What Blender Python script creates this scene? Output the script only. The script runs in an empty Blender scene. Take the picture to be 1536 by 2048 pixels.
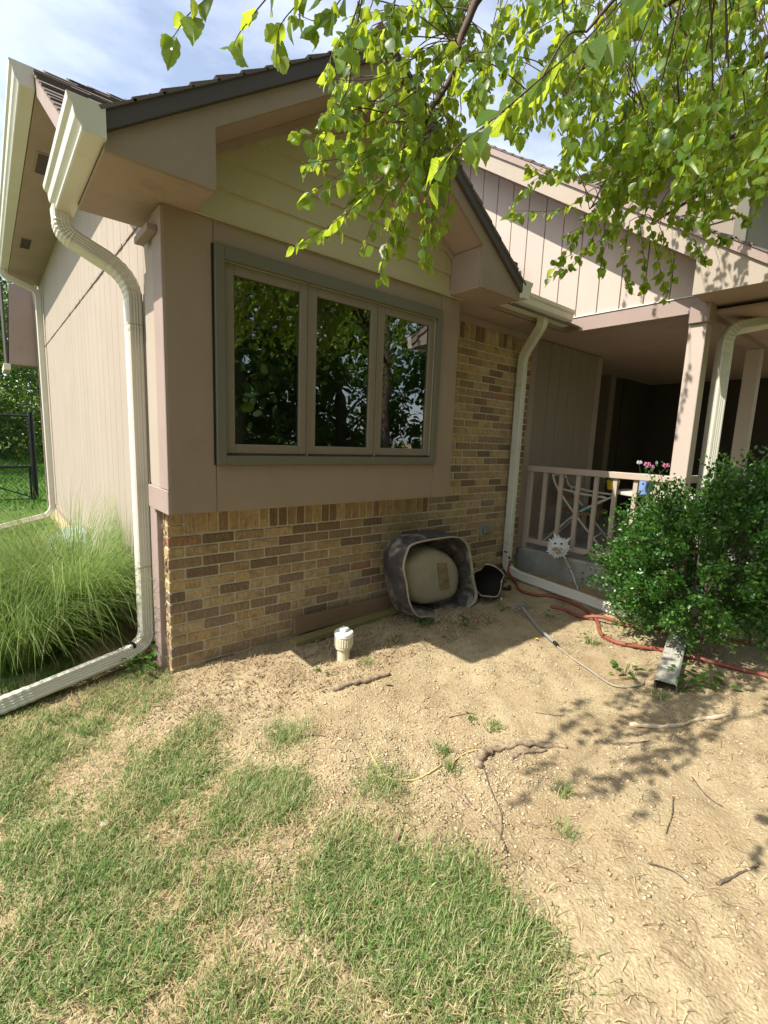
import bpy, bmesh, math, random
import numpy as np
from mathutils import Vector, Matrix
rnd = random.Random(7)
nr = np.random.default_rng(11)
R_ = math.radians
sc = bpy.context.scene
col = sc.collection

# ------------------------------------------------------------------ camera
cam_d = bpy.data.cameras.new('camera')
cam = bpy.data.objects.new('camera', cam_d); col.objects.link(cam)
cam_d.sensor_fit = 'HORIZONTAL'; cam_d.sensor_width = 36.0; cam_d.lens = 22.059
cam_d.clip_start = 0.05; cam_d.clip_end = 1000
CR = ((0.76695, -0.64055, 0.03845), (0.06752, 0.14014, 0.98783), (0.63815, 0.75502, -0.15073))
M = Matrix.Identity(4)
for i in range(3):
    M[i][0] = CR[0][i]; M[i][1] = CR[1][i]; M[i][2] = -CR[2][i]
M[0][3], M[1][3], M[2][3] = -0.7646, -2.8288, 1.4471
cam.matrix_world = M
sc.camera = cam
sc.render.resolution_x, sc.render.resolution_y = 768, 1024

# ------------------------------------------------------------------ sky and sun
SUN = Vector((-0.775, 0.185, 1.0)).normalized()          # towards the sun
elev = math.asin(SUN.z); azim = math.atan2(SUN.x, SUN.y)  # clockwise from +Y
world = bpy.data.worlds.new('World'); sc.world = world; world.use_nodes = True
nt = world.node_tree; nt.nodes.clear()
wo = nt.nodes.new('ShaderNodeOutputWorld'); bg = nt.nodes.new('ShaderNodeBackground')
sky = nt.nodes.new('ShaderNodeTexSky'); sky.sky_type = 'NISHITA'; sky.sun_disc = False
sky.sun_elevation = elev; sky.sun_rotation = azim; sky.air_density = 1.0; sky.dust_density = 1.6; sky.ozone_density = 1.0
tc = nt.nodes.new('ShaderNodeTexCoord'); mp = nt.nodes.new('ShaderNodeMapping')
mp.inputs['Scale'].default_value = (1.0, 1.6, 3.4); mp.inputs['Rotation'].default_value = (0.3, 0.2, 0.7)
nz = nt.nodes.new('ShaderNodeTexNoise'); nz.inputs['Scale'].default_value = 2.3; nz.inputs['Detail'].default_value = 7; nz.inputs['Roughness'].default_value = .55
cr = nt.nodes.new('ShaderNodeValToRGB'); cr.color_ramp.elements[0].position = .36; cr.color_ramp.elements[1].position = .72
cr.color_ramp.elements[0].color = (.13, .13, .13, 1); cr.color_ramp.elements[1].color = (.60, .60, .60, 1)
mx = nt.nodes.new('ShaderNodeMix'); mx.data_type = 'RGBA'
mx.inputs[7].default_value = (8.5, 8.8, 9.3, 1)
nt.links.new(tc.outputs['Generated'], mp.inputs[0]); nt.links.new(mp.outputs[0], nz.inputs['Vector'])
nt.links.new(nz.outputs['Fac'], cr.inputs[0]); nt.links.new(cr.outputs[0], mx.inputs[0])
nt.links.new(sky.outputs[0], mx.inputs[6]); nt.links.new(mx.outputs[2], bg.inputs['Color'])
bg.inputs['Strength'].default_value = 0.13
nt.links.new(bg.outputs[0], wo.inputs['Surface'])

sd = bpy.data.lights.new('sun', 'SUN'); sun = bpy.data.objects.new('sun', sd); col.objects.link(sun)
sd.energy = 5.0; sd.angle = R_(0.53); sd.color = (1.0, .95, .86)
sun.rotation_euler = (-SUN).to_track_quat('-Z', 'Y').to_euler()
sun.location = SUN * 30

sc.cycles.max_bounces = 7; sc.cycles.diffuse_bounces = 3; sc.cycles.glossy_bounces = 3; sc.cycles.transmission_bounces = 4; sc.cycles.transparent_max_bounces = 8
vs = sc.view_settings
vs.view_transform = 'Standard'; vs.look = 'None'; vs.gamma = 1.0; vs.exposure = 0.76; vs.use_curve_mapping = False

# ------------------------------------------------------------------ helpers
def tag(o, label=None, cat=None, group=None, kind=None):
    if label: o['label'] = label
    if cat: o['category'] = cat
    if group: o['group'] = group
    if kind: o['kind'] = kind
    return o
def link(name, me, parent=None, mat=None):
    o = bpy.data.objects.new(name, me); col.objects.link(o)
    if parent is not None: o.parent = parent
    if mat is not None and me is not None and len(me.materials) == 0: me.materials.append(mat)
    return o
def empty(name, loc=(0, 0, 0), rz=0.0, label=None, cat=None, group=None):
    o = bpy.data.objects.new(name, None); col.objects.link(o); o.location = loc; o.rotation_euler.z = rz
    o.empty_display_size = .1
    return tag(o, label, cat, group)

class MB:
    def __init__(s): s.v = []; s.f = []
    def add(s, vs, fs):
        n = len(s.v); s.v += [tuple(p) for p in vs]; s.f += [tuple(n + i for i in f) for f in fs]; return s
    def box(s, x0, x1, y0, y1, z0, z1, c=0.0):
        if c <= 0:
            return s.add([(x0,y0,z0),(x1,y0,z0),(x1,y1,z0),(x0,y1,z0),(x0,y0,z1),(x1,y0,z1),(x1,y1,z1),(x0,y1,z1)],
                     [(0,3,2,1),(4,5,6,7),(0,1,5,4),(1,2,6,5),(2,3,7,6),(3,0,4,7)])
        lo = (x0,y0,z0); hi = (x1,y1,z1); vs = []; idx = {}
        for sx in (0,1):
            for sy in (0,1):
                for sz in (0,1):
                    for ax in range(3):      # vertex on the face normal to ax
                        p = []
                        for a, sgn in enumerate((sx,sy,sz)):
                            e = hi[a] if sgn else lo[a]
                            p.append(e if a == ax else e + (-c if sgn else c))
                        idx[(sx,sy,sz,ax)] = len(vs); vs.append(p)
        fs = []
        q = [(0,0),(1,0),(1,1),(0,1)]
        for ax in range(3):
            for sg in (0,1):
                loop = []
                for a, b in q:
                    k = [0,0,0]; o = [i for i in range(3) if i != ax]
                    k[ax] = sg; k[o[0]] = a; k[o[1]] = b; loop.append(idx[(*k, ax)])
                if (sg == 0) != (ax == 1): loop.reverse()
                fs.append(tuple(loop))
        for ax in range(3):                  # edges along ax
            o = [i for i in range(3) if i != ax]
            for a in (0,1):
                for b in (0,1):
                    k0 = [0,0,0]; k1 = [0,0,0]; k0[o[0]] = a; k0[o[1]] = b; k1[:] = k0; k1[ax] = 1
                    loop = [idx[(*k0,o[0])], idx[(*k1,o[0])], idx[(*k1,o[1])], idx[(*k0,o[1])]]
                    fs.append(tuple(loop))
        for sx in (0,1):
            for sy in (0,1):
                for sz in (0,1):
                    fs.append((idx[(sx,sy,sz,0)], idx[(sx,sy,sz,1)], idx[(sx,sy,sz,2)]))
        return s.add(vs, fs)
    def prism(s, poly, ax, a, b):
        """poly: 2-D points in the plane normal to axis ax (order of the remaining axes), extruded a..b"""
        o = [i for i in range(3) if i != ax]; n = len(poly); vs = []
        for w in (a, b):
            for p in poly:
                k = [0,0,0]; k[ax] = w; k[o[0]] = p[0]; k[o[1]] = p[1]; vs.append(k)
        fs = [tuple(range(n))[::-1], tuple(range(n, 2*n))] + [(i, (i+1) % n, n+(i+1) % n, n+i) for i in range(n)]
        return s.add(vs, fs)
    def bar(s, p0, p1, w, h, up=(0,0,1)):
        p0 = Vector(p0); p1 = Vector(p1); d = (p1-p0).normalized(); u = Vector(up)
        if abs(d.dot(u)) > .95: u = Vector((1,0,0))
        r = d.cross(u).normalized(); u = r.cross(d).normalized(); vs = []
        for p in (p0, p1):
            for a, b in ((-1,-1),(1,-1),(1,1),(-1,1)): vs.append(p + r*(a*w/2) + u*(b*h/2))
        return s.add(vs, [(0,3,2,1),(4,5,6,7),(0,1,5,4),(1,2,6,5),(2,3,7,6),(3,0,4,7)])
    def sweep(s, path, prof, scales=None, up=(0,0,1), cap=True, closed=True):
        path = [Vector(p) for p in path]; n = len(prof); t0 = None; nv = len(s.v)
        u = Vector(up); vs = []; fs = []
        for i, p in enumerate(path):
            if i == 0: t = path[1]-p
            elif i == len(path)-1: t = p-path[i-1]
            else: t = (path[i+1]-p).normalized() + (p-path[i-1]).normalized()
            t.normalize()
            if t0 is None:
                if abs(t.dot(u)) > .95: u = Vector((0,1,0)) if abs(t.y) < .9 else Vector((1,0,0))
                r = t.cross(u).normalized(); u = r.cross(t).normalized()
            else:
                q = t0.rotation_difference(t); u = q @ u; r = t.cross(u).normalized(); u = r.cross(t).normalized()
            t0 = t
            k = 1.0 if scales is None else (scales[i] if hasattr(scales, '__len__') else scales(i/(len(path)-1)))
            for a, b in prof: vs.append(p + r*(a*k) + u*(b*k))
        m = n if closed else n-1
        for i in range(len(path)-1):
            for j in range(m): fs.append((i*n+j, i*n+(j+1) % n, (i+1)*n+(j+1) % n, (i+1)*n+j))
        if cap and closed:
            fs.append(tuple(range(n))[::-1]); fs.append(tuple((len(path)-1)*n+j for j in range(n)))
        return s.add(vs, fs)
    def tube(s, path, r, n=8, **k):
        prof = [(math.cos(2*math.pi*i/n), math.sin(2*math.pi*i/n)) for i in range(n)]
        if hasattr(r, '__call__'): return s.sweep(path, prof, scales=r, **k)
        if hasattr(r, '__len__'): return s.sweep(path, prof, scales=r, **k)
        return s.sweep(path, [(a*r, b*r) for a, b in prof], **k)
    def lathe(s, prof, c=(0,0,0), n=20):
        vs = []; fs = []
        for r, z in prof:
            for i in range(n):
                a = 2*math.pi*i/n; vs.append((c[0]+r*math.cos(a), c[1]+r*math.sin(a), c[2]+z))
        for k in range(len(prof)-1):
            for i in range(n): fs.append((k*n+i, k*n+(i+1) % n, (k+1)*n+(i+1) % n, (k+1)*n+i))
        fs.append(tuple(range(n))[::-1]); fs.append(tuple((len(prof)-1)*n+i for i in range(n)))
        return s.add(vs, fs)
    def loft(s, loops, cap0=False, cap1=False):
        n = len(loops[0]); vs = [p for l in loops for p in l]; fs = []
        for k in range(len(loops)-1):
            for i in range(n): fs.append((k*n+i, k*n+(i+1) % n, (k+1)*n+(i+1) % n, (k+1)*n+i))
        if cap0: fs.append(tuple(range(n))[::-1])
        if cap1: fs.append(tuple((len(loops)-1)*n+i for i in range(n)))
        return s.add(vs, fs)
    def mesh(s, name, smooth=False, fix=True):
        me = bpy.data.meshes.new(name); me.from_pydata(s.v, [], s.f)
        if fix:
            bm = bmesh.new(); bm.from_mesh(me); bmesh.ops.recalc_face_normals(bm, faces=bm.faces); bm.to_mesh(me); bm.free()
        if smooth: me.shade_smooth()
        me.update(); return me
    def build(s, name, mat, parent=None, smooth=False, bevel=0.0, **t):
        me = s.mesh(name, smooth); o = link(name, me, parent, mat)
        if bevel > 0:
            b = o.modifiers.new('bevel', 'BEVEL'); b.width = bevel; b.segments = 2; b.limit_method = 'ANGLE'; b.angle_limit = R_(40)
        return tag(o, **t)

def quads_mesh(name, V, Q, mat, parent=None, smooth=False, **t):
    me = bpy.data.meshes.new(name); V = np.ascontiguousarray(V, np.float32); Q = np.ascontiguousarray(Q, np.int32)
    me.vertices.add(len(V)); me.vertices.foreach_set('co', V.ravel())
    me.loops.add(Q.size); me.loops.foreach_set('vertex_index', Q.ravel())
    me.polygons.add(len(Q)); k = Q.shape[1]
    me.polygons.foreach_set('loop_start', np.arange(len(Q), dtype=np.int32)*k)
    me.update(calc_edges=True); me.validate()
    if smooth: me.shade_smooth()
    return tag(link(name, me, parent, mat), **t)

def round_path(pts, rad, n=6):
    """poly-line with rounded corners; returns points and a flag that is 1 inside the bends"""
    pts = [Vector(p) for p in pts]; out = [pts[0]]; fl = [0]
    for i in range(1, len(pts)-1):
        a, b, c = pts[i-1], pts[i], pts[i+1]
        r = min(rad, (a-b).length*.48, (c-b).length*.48)
        p0 = b+(a-b).normalized()*r; p1 = b+(c-b).normalized()*r
        for k in range(n+1):
            t = k/n; out.append(p0.lerp(b, t).lerp(b.lerp(p1, t), t)); fl.append(1)
    out.append(pts[-1]); fl.append(0)
    return out, fl
def smooth_path(pts, n=6):
    P = [Vector(p) for p in pts]; out = []
    for i in range(len(P)-1):
        p0 = P[max(i-1,0)]; p1 = P[i]; p2 = P[i+1]; p3 = P[min(i+2,len(P)-1)]
        for k in range(n):
            t = k/n
            out.append(.5*((2*p1)+(p2-p0)*t+(2*p0-5*p1+4*p2-p3)*t*t+(3*p1-p0-3*p2+p3)*t**3))
    out.append(P[-1]); return out

# ------------------------------------------------------------------ materials
class NT:
    def __init__(s, name):
        s.m = bpy.data.materials.new(name); s.m.use_nodes = True; s.t = s.m.node_tree
        s.b = s.t.nodes['Principled BSDF']; s.out = s.t.nodes['Material Output']
    def n(s, typ, **k):
        x = s.t.nodes.new(typ)
        for a, v in k.items(): setattr(x, a, v)
        return x
    def l(s, a, b): s.t.links.new(a, b)
    def noise(s, scale, detail=4, rough=.55, vec=None, dist=0):
        x = s.n('ShaderNodeTexNoise'); x.inputs['Scale'].default_value = scale; x.inputs['Detail'].default_value = detail
        x.inputs['Roughness'].default_value = rough; x.inputs['Distortion'].default_value = dist
        if vec is not None: s.l(vec, x.inputs['Vector'])
        return x
    def ramp(s, src, stops, interp='LINEAR'):
        x = s.n('ShaderNodeValToRGB'); r = x.color_ramp; r.interpolation = interp
        while len(r.elements) < len(stops): r.elements.new(.5)
        for e, (p, c) in zip(r.elements, stops):
            e.position = p; e.color = (*c, 1) if len(c) == 3 else c
        s.l(src, x.inputs[0]); return x
    def mix(s, fac, a, b, mode='MIX'):
        x = s.n('ShaderNodeMix', data_type='RGBA', blend_type=mode)
        for i, v in ((0, fac), (6, a), (7, b)):
            if isinstance(v, (int, float)): x.inputs[i].default_value = v
            elif isinstance(v, tuple): x.inputs[i].default_value = (*v, 1)
            else: s.l(v, x.inputs[i])
        return x.outputs[2]
    def math(s, op, a, b=None):
        x = s.n('ShaderNodeMath', operation=op)
        for i, v in ((0, a), (1, b)):
            if v is None: continue
            if isinstance(v, (int, float)): x.inputs[i].default_value = v
            else: s.l(v, x.inputs[i])
        return x.outputs[0]
    def coords(s, scale=(1,1,1), rnd_off=False):
        tc = s.n('ShaderNodeTexCoord'); v = tc.outputs['Object']
        if rnd_off:
            oi = s.n('ShaderNodeObjectInfo'); m = s.n('ShaderNodeVectorMath', operation='MULTIPLY_ADD')
            cb = s.n('ShaderNodeCombineXYZ')
            for i, k in enumerate((37., 91., 53.)): s.l(s.math('MULTIPLY', oi.outputs['Random'], k), cb.inputs[i])
            ad = s.n('ShaderNodeVectorMath', operation='ADD'); s.l(v, ad.inputs[0]); s.l(cb.outputs[0], ad.inputs[1]); v = ad.outputs[0]
        mp = s.n('ShaderNodeMapping'); mp.inputs['Scale'].default_value = scale; s.l(v, mp.inputs[0]); return mp.outputs[0]
    def rand(s):
        oi = s.n('ShaderNodeObjectInfo'); ge = s.n('ShaderNodeNewGeometry')
        return s.math('FRACT', s.math('ADD', s.math('MULTIPLY', oi.outputs['Random'], 7.13), s.math('MULTIPLY', ge.outputs['Random Per Island'], 5.77)))
    def bump(s, h, strength=.3, dist=.01):
        x = s.n('ShaderNodeBump'); x.inputs['Strength'].default_value = strength; x.inputs['Distance'].default_value = dist
        s.l(h, x.inputs['Height']); s.l(x.outputs[0], s.b.inputs['Normal']); return x
    def col(s, c): s.l(c, s.b.inputs['Base Color']) if not isinstance(c, tuple) else setattr(s.b.inputs['Base Color'], 'default_value', (*c, 1))
    def set(s, rough=.7, spec=.3, metal=0.0):
        s.b.inputs['Roughness'].default_value = rough; s.b.inputs['Specular IOR Level'].default_value = spec; s.b.inputs['Metallic'].default_value = metal
        return s

def paint(name, c, rough=.6, grain=(40,40,3), var=.12, bump=.15, spec=.3, dirt=.15, dirtcol=None, piece=.0):
    """weathered paint over wood or metal: soft blotches, streaky grain"""
    m = NT(name).set(rough, spec); v = m.coords(); g = m.coords(grain)
    n1 = m.noise(2.2, 6, .6, v); n2 = m.noise(1.0, 5, .6, g)
    lo = tuple(x*(1-var) for x in c); hi = tuple(min(1, x*(1+var)) for x in c)
    c1 = m.ramp(n1.outputs['Fac'], [(.3, lo), (.7, hi)]).outputs[0]
    c2 = m.mix(m.math('MULTIPLY', n2.outputs['Fac'], .35), c1, tuple(x*.72 for x in c))
    if dirt > 0:
        n3 = m.noise(7, 7, .7, v)
        f = m.ramp(n3.outputs['Fac'], [(.56, (0,0,0)), (.75, (dirt*2.2,)*3)]).outputs[0]
        c2 = m.mix(f, c2, dirtcol or tuple(x*.45 for x in c))
    if piece > 0:
        r = m.rand(); c2 = m.mix(m.math('MULTIPLY', r, piece), c2, tuple(x*.6 for x in c))
    m.col(c2)
    m.bump(n2.outputs['Fac'], bump, .004)
    return m.m

def plain(name, c, rough=.6, spec=.3, metal=0.0, var=.1, scale=12, bump=0.0, bscale=80):
    m = NT(name).set(rough, spec, metal); v = m.coords(rnd_off=True); n = m.noise(scale, 5, .6, v)
    m.col(m.ramp(n.outputs['Fac'], [(.3, tuple(x*(1-var) for x in c)), (.7, tuple(min(1,x*(1+var)) for x in c))]).outputs[0])
    if bump > 0: m.bump(m.noise(bscale, 4, .6, v).outputs['Fac'], bump, .004)
    return m.m

MT = {}
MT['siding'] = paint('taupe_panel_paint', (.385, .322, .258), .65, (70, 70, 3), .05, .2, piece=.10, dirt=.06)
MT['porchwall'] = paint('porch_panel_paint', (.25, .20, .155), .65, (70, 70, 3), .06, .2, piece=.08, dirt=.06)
MT['entry'] = paint('shade_toned_entry_paint', (.055, .044, .033), .7, (60, 60, 4), .1, .2, dirt=.05)  # near-black tone puts the deep shade of the recess into the wall colour
MT['trim'] = paint('taupe_trim_paint', (.285, .212, .153), .6, (4, 60, 60), .08, .3, dirt=.12)
MT['trimv'] = paint('taupe_trim_paint_upright', (.295, .218, .157), .6, (60, 60, 4), .08, .3, dirt=.12)
MT['gable'] = paint('sunlit_toned_panel_paint', (.50, .415, .355), .65, (70, 70, 3), .05, .2, piece=.10, dirt=.06)  # siding paint copied lighter, sunlight put into the colour of gable and posts
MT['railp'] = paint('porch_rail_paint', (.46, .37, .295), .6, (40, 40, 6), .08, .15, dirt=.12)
MT['spout'] = paint('grimy_spout_enamel', (.40, .38, .32), .5, (30, 30, 3), .1, .05, spec=.4, dirt=.35, dirtcol=(.17, .15, .11))
MT['mauve'] = paint('mauve_brown_trim_paint', (.33, .25, .215), .6, (60, 60, 4), .08, .2, dirt=.12)
MT['soffit'] = paint('soffit_paint', (.37, .27, .225), .7, (6, 60, 60), .1, .3, dirt=.25, dirtcol=(.2, .14, .12))
MT['cream'] = paint('cream_lap_paint', (.46, .395, .235), .55, (3, 40, 60), .05, .12, dirt=.05, piece=.05)
MT['winframe'] = paint('olive_grey_window_paint', (.145, .132, .098), .5, (30, 30, 30), .05, .05, dirt=.05)
MT['sash'] = paint('brown_sash_paint', (.21, .17, .125), .5, (30, 30, 30), .05, .05, dirt=.05)
MT['gutter'] = paint('cream_gutter_enamel', (.66, .63, .53), .38, (30, 3, 30), .04, .02, spec=.5, dirt=.10, dirtcol=(.38, .35, .27))
MT['gutterw'] = paint('weathered_gutter_enamel', (.60, .58, .49), .42, (30, 30, 3), .05, .02, spec=.5, dirt=.22, dirtcol=(.28, .26, .2))
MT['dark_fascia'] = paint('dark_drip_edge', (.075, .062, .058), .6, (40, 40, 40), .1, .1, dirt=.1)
MT['black_metal'] = plain('black_metal', (.015, .015, .017), .45, .4)
MT['conc'] = plain('porch_concrete', (.30, .29, .25), .9, .2, var=.22, scale=6, bump=.35, bscale=60)
MT['found'] = plain('foundation_block', (.50, .40, .26), .9, .2, var=.18, scale=9, bump=.4, bscale=50)
MT['mortar'] = plain('mortar', (.56, .51, .41), .95, .1, var=.15, scale=30, bump=.6, bscale=140)
MT['dark'] = plain('dark_interior', (.03, .026, .022), .8, .1)
MT['wood'] = paint('old_lumber', (.20, .125, .075), .85, (3, 60, 60), .2, .5, dirt=.3, dirtcol=(.08, .07, .04))
MT['woodgreen'] = paint('mossy_lumber', (.20, .17, .06), .9, (3, 60, 60), .25, .5, dirt=.35, dirtcol=(.07, .09, .03))
MT['pvc'] = plain('aged_pvc', (.62, .56, .40), .45, .4, var=.10, scale=9)
MT['pvcw'] = plain('white_pvc', (.82, .81, .77), .4, .4, var=.04)
MT['tubout'] = None
def brick_mat():
    m = NT('rolled_brick').set(.92, .15); r = m.rand(); v = m.coords(rnd_off=True)
    base = m.ramp(r, [(0, (.44,.315,.175)), (.14, (.47,.34,.195)), (.26, (.39,.27,.145)), (.36, (.44,.305,.15)), (.44, (.35,.24,.135)), (.54, (.29,.195,.115)), (.64, (.20,.132,.085)), (.74, (.25,.175,.12)), (.82, (.175,.118,.078)), (.89, (.44,.30,.14)), (.975, (.33,.17,.10))], 'CONSTANT').outputs[0]
    n1 = m.noise(14, 6, .65, v, 1.2); n2 = m.noise(55, 5, .7, v)
    c = m.mix(m.ramp(n1.outputs['Fac'], [(.42, (0,0,0)), (.68, (.75,.75,.75))]).outputs[0], base, (.20, .128, .075))
    c = m.mix(m.ramp(n2.outputs['Fac'], [(.55, (0,0,0)), (.75, (.5,.5,.5))]).outputs[0], c, (.60, .49, .33))
    m.col(c)
    w = m.n('ShaderNodeTexWave', wave_type='BANDS'); w.inputs['Scale'].default_value = 9; w.inputs['Distortion'].default_value = 12; w.inputs['Detail'].default_value = 3; m.l(v, w.inputs['Vector'])
    m.bump(m.math('ADD', m.math('MULTIPLY', w.outputs['Fac'], .5), n2.outputs['Fac']), .75, .006)
    return m.m
MT['brick'] = brick_mat()
def shingle_mat():
    m = NT('weathered_asphalt_shingle').set(.95, .1); v = m.coords(); r = m.rand()
    c = m.ramp(r, [(0, (.105,.085,.078)), (.35, (.135,.11,.10)), (.7, (.165,.135,.12)), (1, (.085,.07,.066))]).outputs[0]
    n = m.noise(160, 3, .7, v); c = m.mix(m.math('MULTIPLY', n.outputs['Fac'], .5), c, (.22, .19, .17))
    m.col(c); m.bump(n.outputs['Fac'], .6, .004); return m.m
MT['shingle'] = shingle_mat()
def glass_mat():
    m = NT('window_glass'); m.t.nodes.remove(m.b); v = m.coords()
    tr = m.n('ShaderNodeBsdfTransparent'); tr.inputs[0].default_value = (.50, .55, .52, 1)
    gl = m.n('ShaderNodeBsdfGlossy'); gl.inputs['Roughness'].default_value = 0.0; gl.inputs[0].default_value = (.92, .97, 1, 1)
    fr = m.n('ShaderNodeFresnel'); fr.inputs[0].default_value = 1.62
    f = m.math('MINIMUM', m.math('MULTIPLY', fr.outputs[0], 3.4), 1.0)
    n = m.noise(3.0, 2, .5, v); b = m.n('ShaderNodeBump'); b.inputs['Strength'].default_value = .10; b.inputs['Distance'].default_value = .02
    m.l(n.outputs['Fac'], b.inputs['Height']); m.l(b.outputs[0], gl.inputs['Normal'])
    ms = m.n('ShaderNodeMixShader'); m.l(f, ms.inputs[0]); m.l(tr.outputs[0], ms.inputs[1]); m.l(gl.outputs[0], ms.inputs[2])
    m.l(ms.outputs[0], m.out.inputs['Surface']); return m.m
MT['glass'] = glass_mat()
def leaf_mat(name, stops, trans, tmix=.45, rough=.45, spec=.35, veins=False):
    m = NT(name).set(rough, spec); r = m.rand()
    c = m.ramp(r, stops).outputs[0]
    v = m.coords(rnd_off=True); n = m.noise(25, 3, .6, v); c = m.mix(m.math('MULTIPLY', n.outputs['Fac'], .35), c, tuple(x*.55 for x in stops[0][1]))
    m.col(c)
    t = m.n('ShaderNodeBsdfTranslucent'); m.l(m.mix(.6, c, trans), t.inputs[0])
    ms = m.n('ShaderNodeMixShader'); ms.inputs[0].default_value = tmix
    m.l(m.b.outputs[0], ms.inputs[1]); m.l(t.outputs[0], ms.inputs[2]); m.l(ms.outputs[0], m.out.inputs['Surface'])
    return m.m
MT['birch'] = leaf_mat('birch_leaf', [(0,(.035,.10,.018)),(.4,(.07,.17,.022)),(.8,(.14,.25,.03)),(1,(.26,.32,.04))], (.78,.90,.06), .58, .38, .4)
def birch_near():
    m = MT['birch'].copy(); m.name = 'birch_leaf_veined'; t = m.node_tree; b = t.nodes['Principled BSDF']
    src = b.inputs['Base Color'].links[0].from_socket; tl = [n for n in t.nodes if n.type == 'BSDF_TRANSLUCENT'][0]
    N = t.nodes.new; L = t.links.new
    tc = N('ShaderNodeTexCoord'); sp = N('ShaderNodeSeparateXYZ'); L(tc.outputs['Object'], sp.inputs[0])
    def mt(op, a, b_=None):
        x = N('ShaderNodeMath'); x.operation = op
        for i, v in ((0, a), (1, b_)):
            if v is None: continue
            if isinstance(v, (int, float)): x.inputs[i].default_value = v
            else: L(v, x.inputs[i])
        return x.outputs[0]
    ax = mt('ABSOLUTE', sp.outputs[0]); u = mt('FRACT', mt('MULTIPLY', mt('SUBTRACT', sp.outputs[1], mt('MULTIPLY', ax, .85)), 8.0))
    vein = mt('MAXIMUM', mt('LESS_THAN', u, .13), mt('LESS_THAN', ax, .016))
    for tgt, f in ((b.inputs['Base Color'], 1.5), (tl.inputs[0], .62)):
        s = tgt.links[0].from_socket; mx_ = N('ShaderNodeMix'); mx_.data_type = 'RGBA'; mx_.blend_type = 'MULTIPLY'
        mx_.inputs[7].default_value = (f, f, f*.8, 1); L(vein, mx_.inputs[0]); L(s, mx_.inputs[6]); L(mx_.outputs[2], tgt)
    bp = N('ShaderNodeBump'); bp.inputs['Strength'].default_value = .5; bp.inputs['Distance'].default_value = .02; L(u, bp.inputs['Height']); L(bp.outputs[0], b.inputs['Normal'])
    return m
MT['birch_near'] = birch_near()
MT['box_leaf'] = leaf_mat('boxwood_leaf', [(0,(.022,.072,.012)),(.5,(.042,.128,.019)),(.85,(.08,.20,.028)),(1,(.16,.29,.05))], (.20,.42,.04), .30, .36, .5)
MT['tree_leaf'] = leaf_mat('maple_foliage', [(0,(.03,.065,.012)),(.6,(.05,.11,.018)),(1,(.09,.16,.03))], (.22,.36,.03), .4, .5, .3)
MT['weed'] = leaf_mat('weed_leaf', [(0,(.04,.11,.015)),(1,(.10,.22,.03))], (.25,.42,.05), .35, .5, .3)
def blade_mat(name, stops, dry, drylo, dryhi, trans, tmix=.35):
    m = NT(name).set(.55, .25); r = m.rand(); c = m.ramp(r, stops).outputs[0]
    v = m.coords(); n = m.noise(2.6, 4, .6, v)
    f = m.ramp(n.outputs['Fac'], [(drylo, (0,0,0)), (dryhi, (.8,.8,.8))]).outputs[0]
    c = m.mix(f, c, dry); m.col(c)
    t = m.n('ShaderNodeBsdfTranslucent'); m.l(m.mix(.5, c, trans), t.inputs[0]); ms = m.n('ShaderNodeMixShader'); ms.inputs[0].default_value = tmix
    m.l(m.b.outputs[0], ms.inputs[1]); m.l(t.outputs[0], ms.inputs[2]); m.l(ms.outputs[0], m.out.inputs['Surface']); return m.m
MT['turf'] = blade_mat('lawn_blade', [(0,(.08,.18,.04)),(.38,(.14,.25,.06)),(.65,(.23,.32,.10)),(.80,(.44,.42,.20)),(1,(.60,.54,.30))], (.50,.46,.24), .50, .78, (.25,.34,.07))
MT['farturf'] = blade_mat('far_lawn_blade', [(0,(.05,.14,.015)),(.6,(.09,.21,.025)),(1,(.16,.26,.05))], (.2,.25,.06), .6, .9, (.2,.4,.05))
MT['fountain'] = blade_mat('fountain_grass_blade', [(0,(.10,.18,.035)),(.5,(.17,.26,.06)),(.85,(.26,.34,.11)),(1,(.45,.42,.22))], (.35,.34,.14), .62, .9, (.35,.5,.12))
MT['straw'] = blade_mat('dry_straw', [(0,(.40,.31,.15)),(.6,(.55,.44,.24)),(1,(.28,.20,.10))], (.45,.36,.2), .5, .8, (.5,.4,.2), .15)
def soil_mat():
    m = NT('dry_soil').set(.95, .1); v = m.coords()
    n1 = m.noise(.9, 5, .6, v); n2 = m.noise(9, 6, .65, v); n3 = m.noise(70, 4, .7, v); n4 = m.noise(2.6, 5, .6, v)
    c = m.ramp(n1.outputs['Fac'], [(.33, (.285,.215,.122)), (.67, (.395,.315,.190))]).outputs[0]
    c = m.mix(m.ramp(n2.outputs['Fac'], [(.45,(0,0,0)),(.72,(.7,.7,.7))]).outputs[0], c, (.20,.135,.072))
    c = m.mix(m.ramp(n3.outputs['Fac'], [(.52,(0,0,0)),(.68,(.8,.8,.8))]).outputs[0], c, (.48,.40,.26))
    c = m.mix(m.ramp(n4.outputs['Fac'], [(.5,(0,0,0)),(.7,(.55,.55,.55))]).outputs[0], c, (.25,.175,.095))
    m.col(c)
    vo = m.n('ShaderNodeTexVoronoi'); vo.inputs['Scale'].default_value = 95; m.l(v, vo.inputs['Vector'])
    h = m.math('ADD', m.math('MULTIPLY', n2.outputs['Fac'], .2), m.math('SUBTRACT', n3.outputs['Fac'], m.math('MULTIPLY', vo.outputs['Distance'], .7)))
    m.bump(h, .8, .007); return m.m
MT['soil'] = soil_mat()
MT['pebble'] = None
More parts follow.
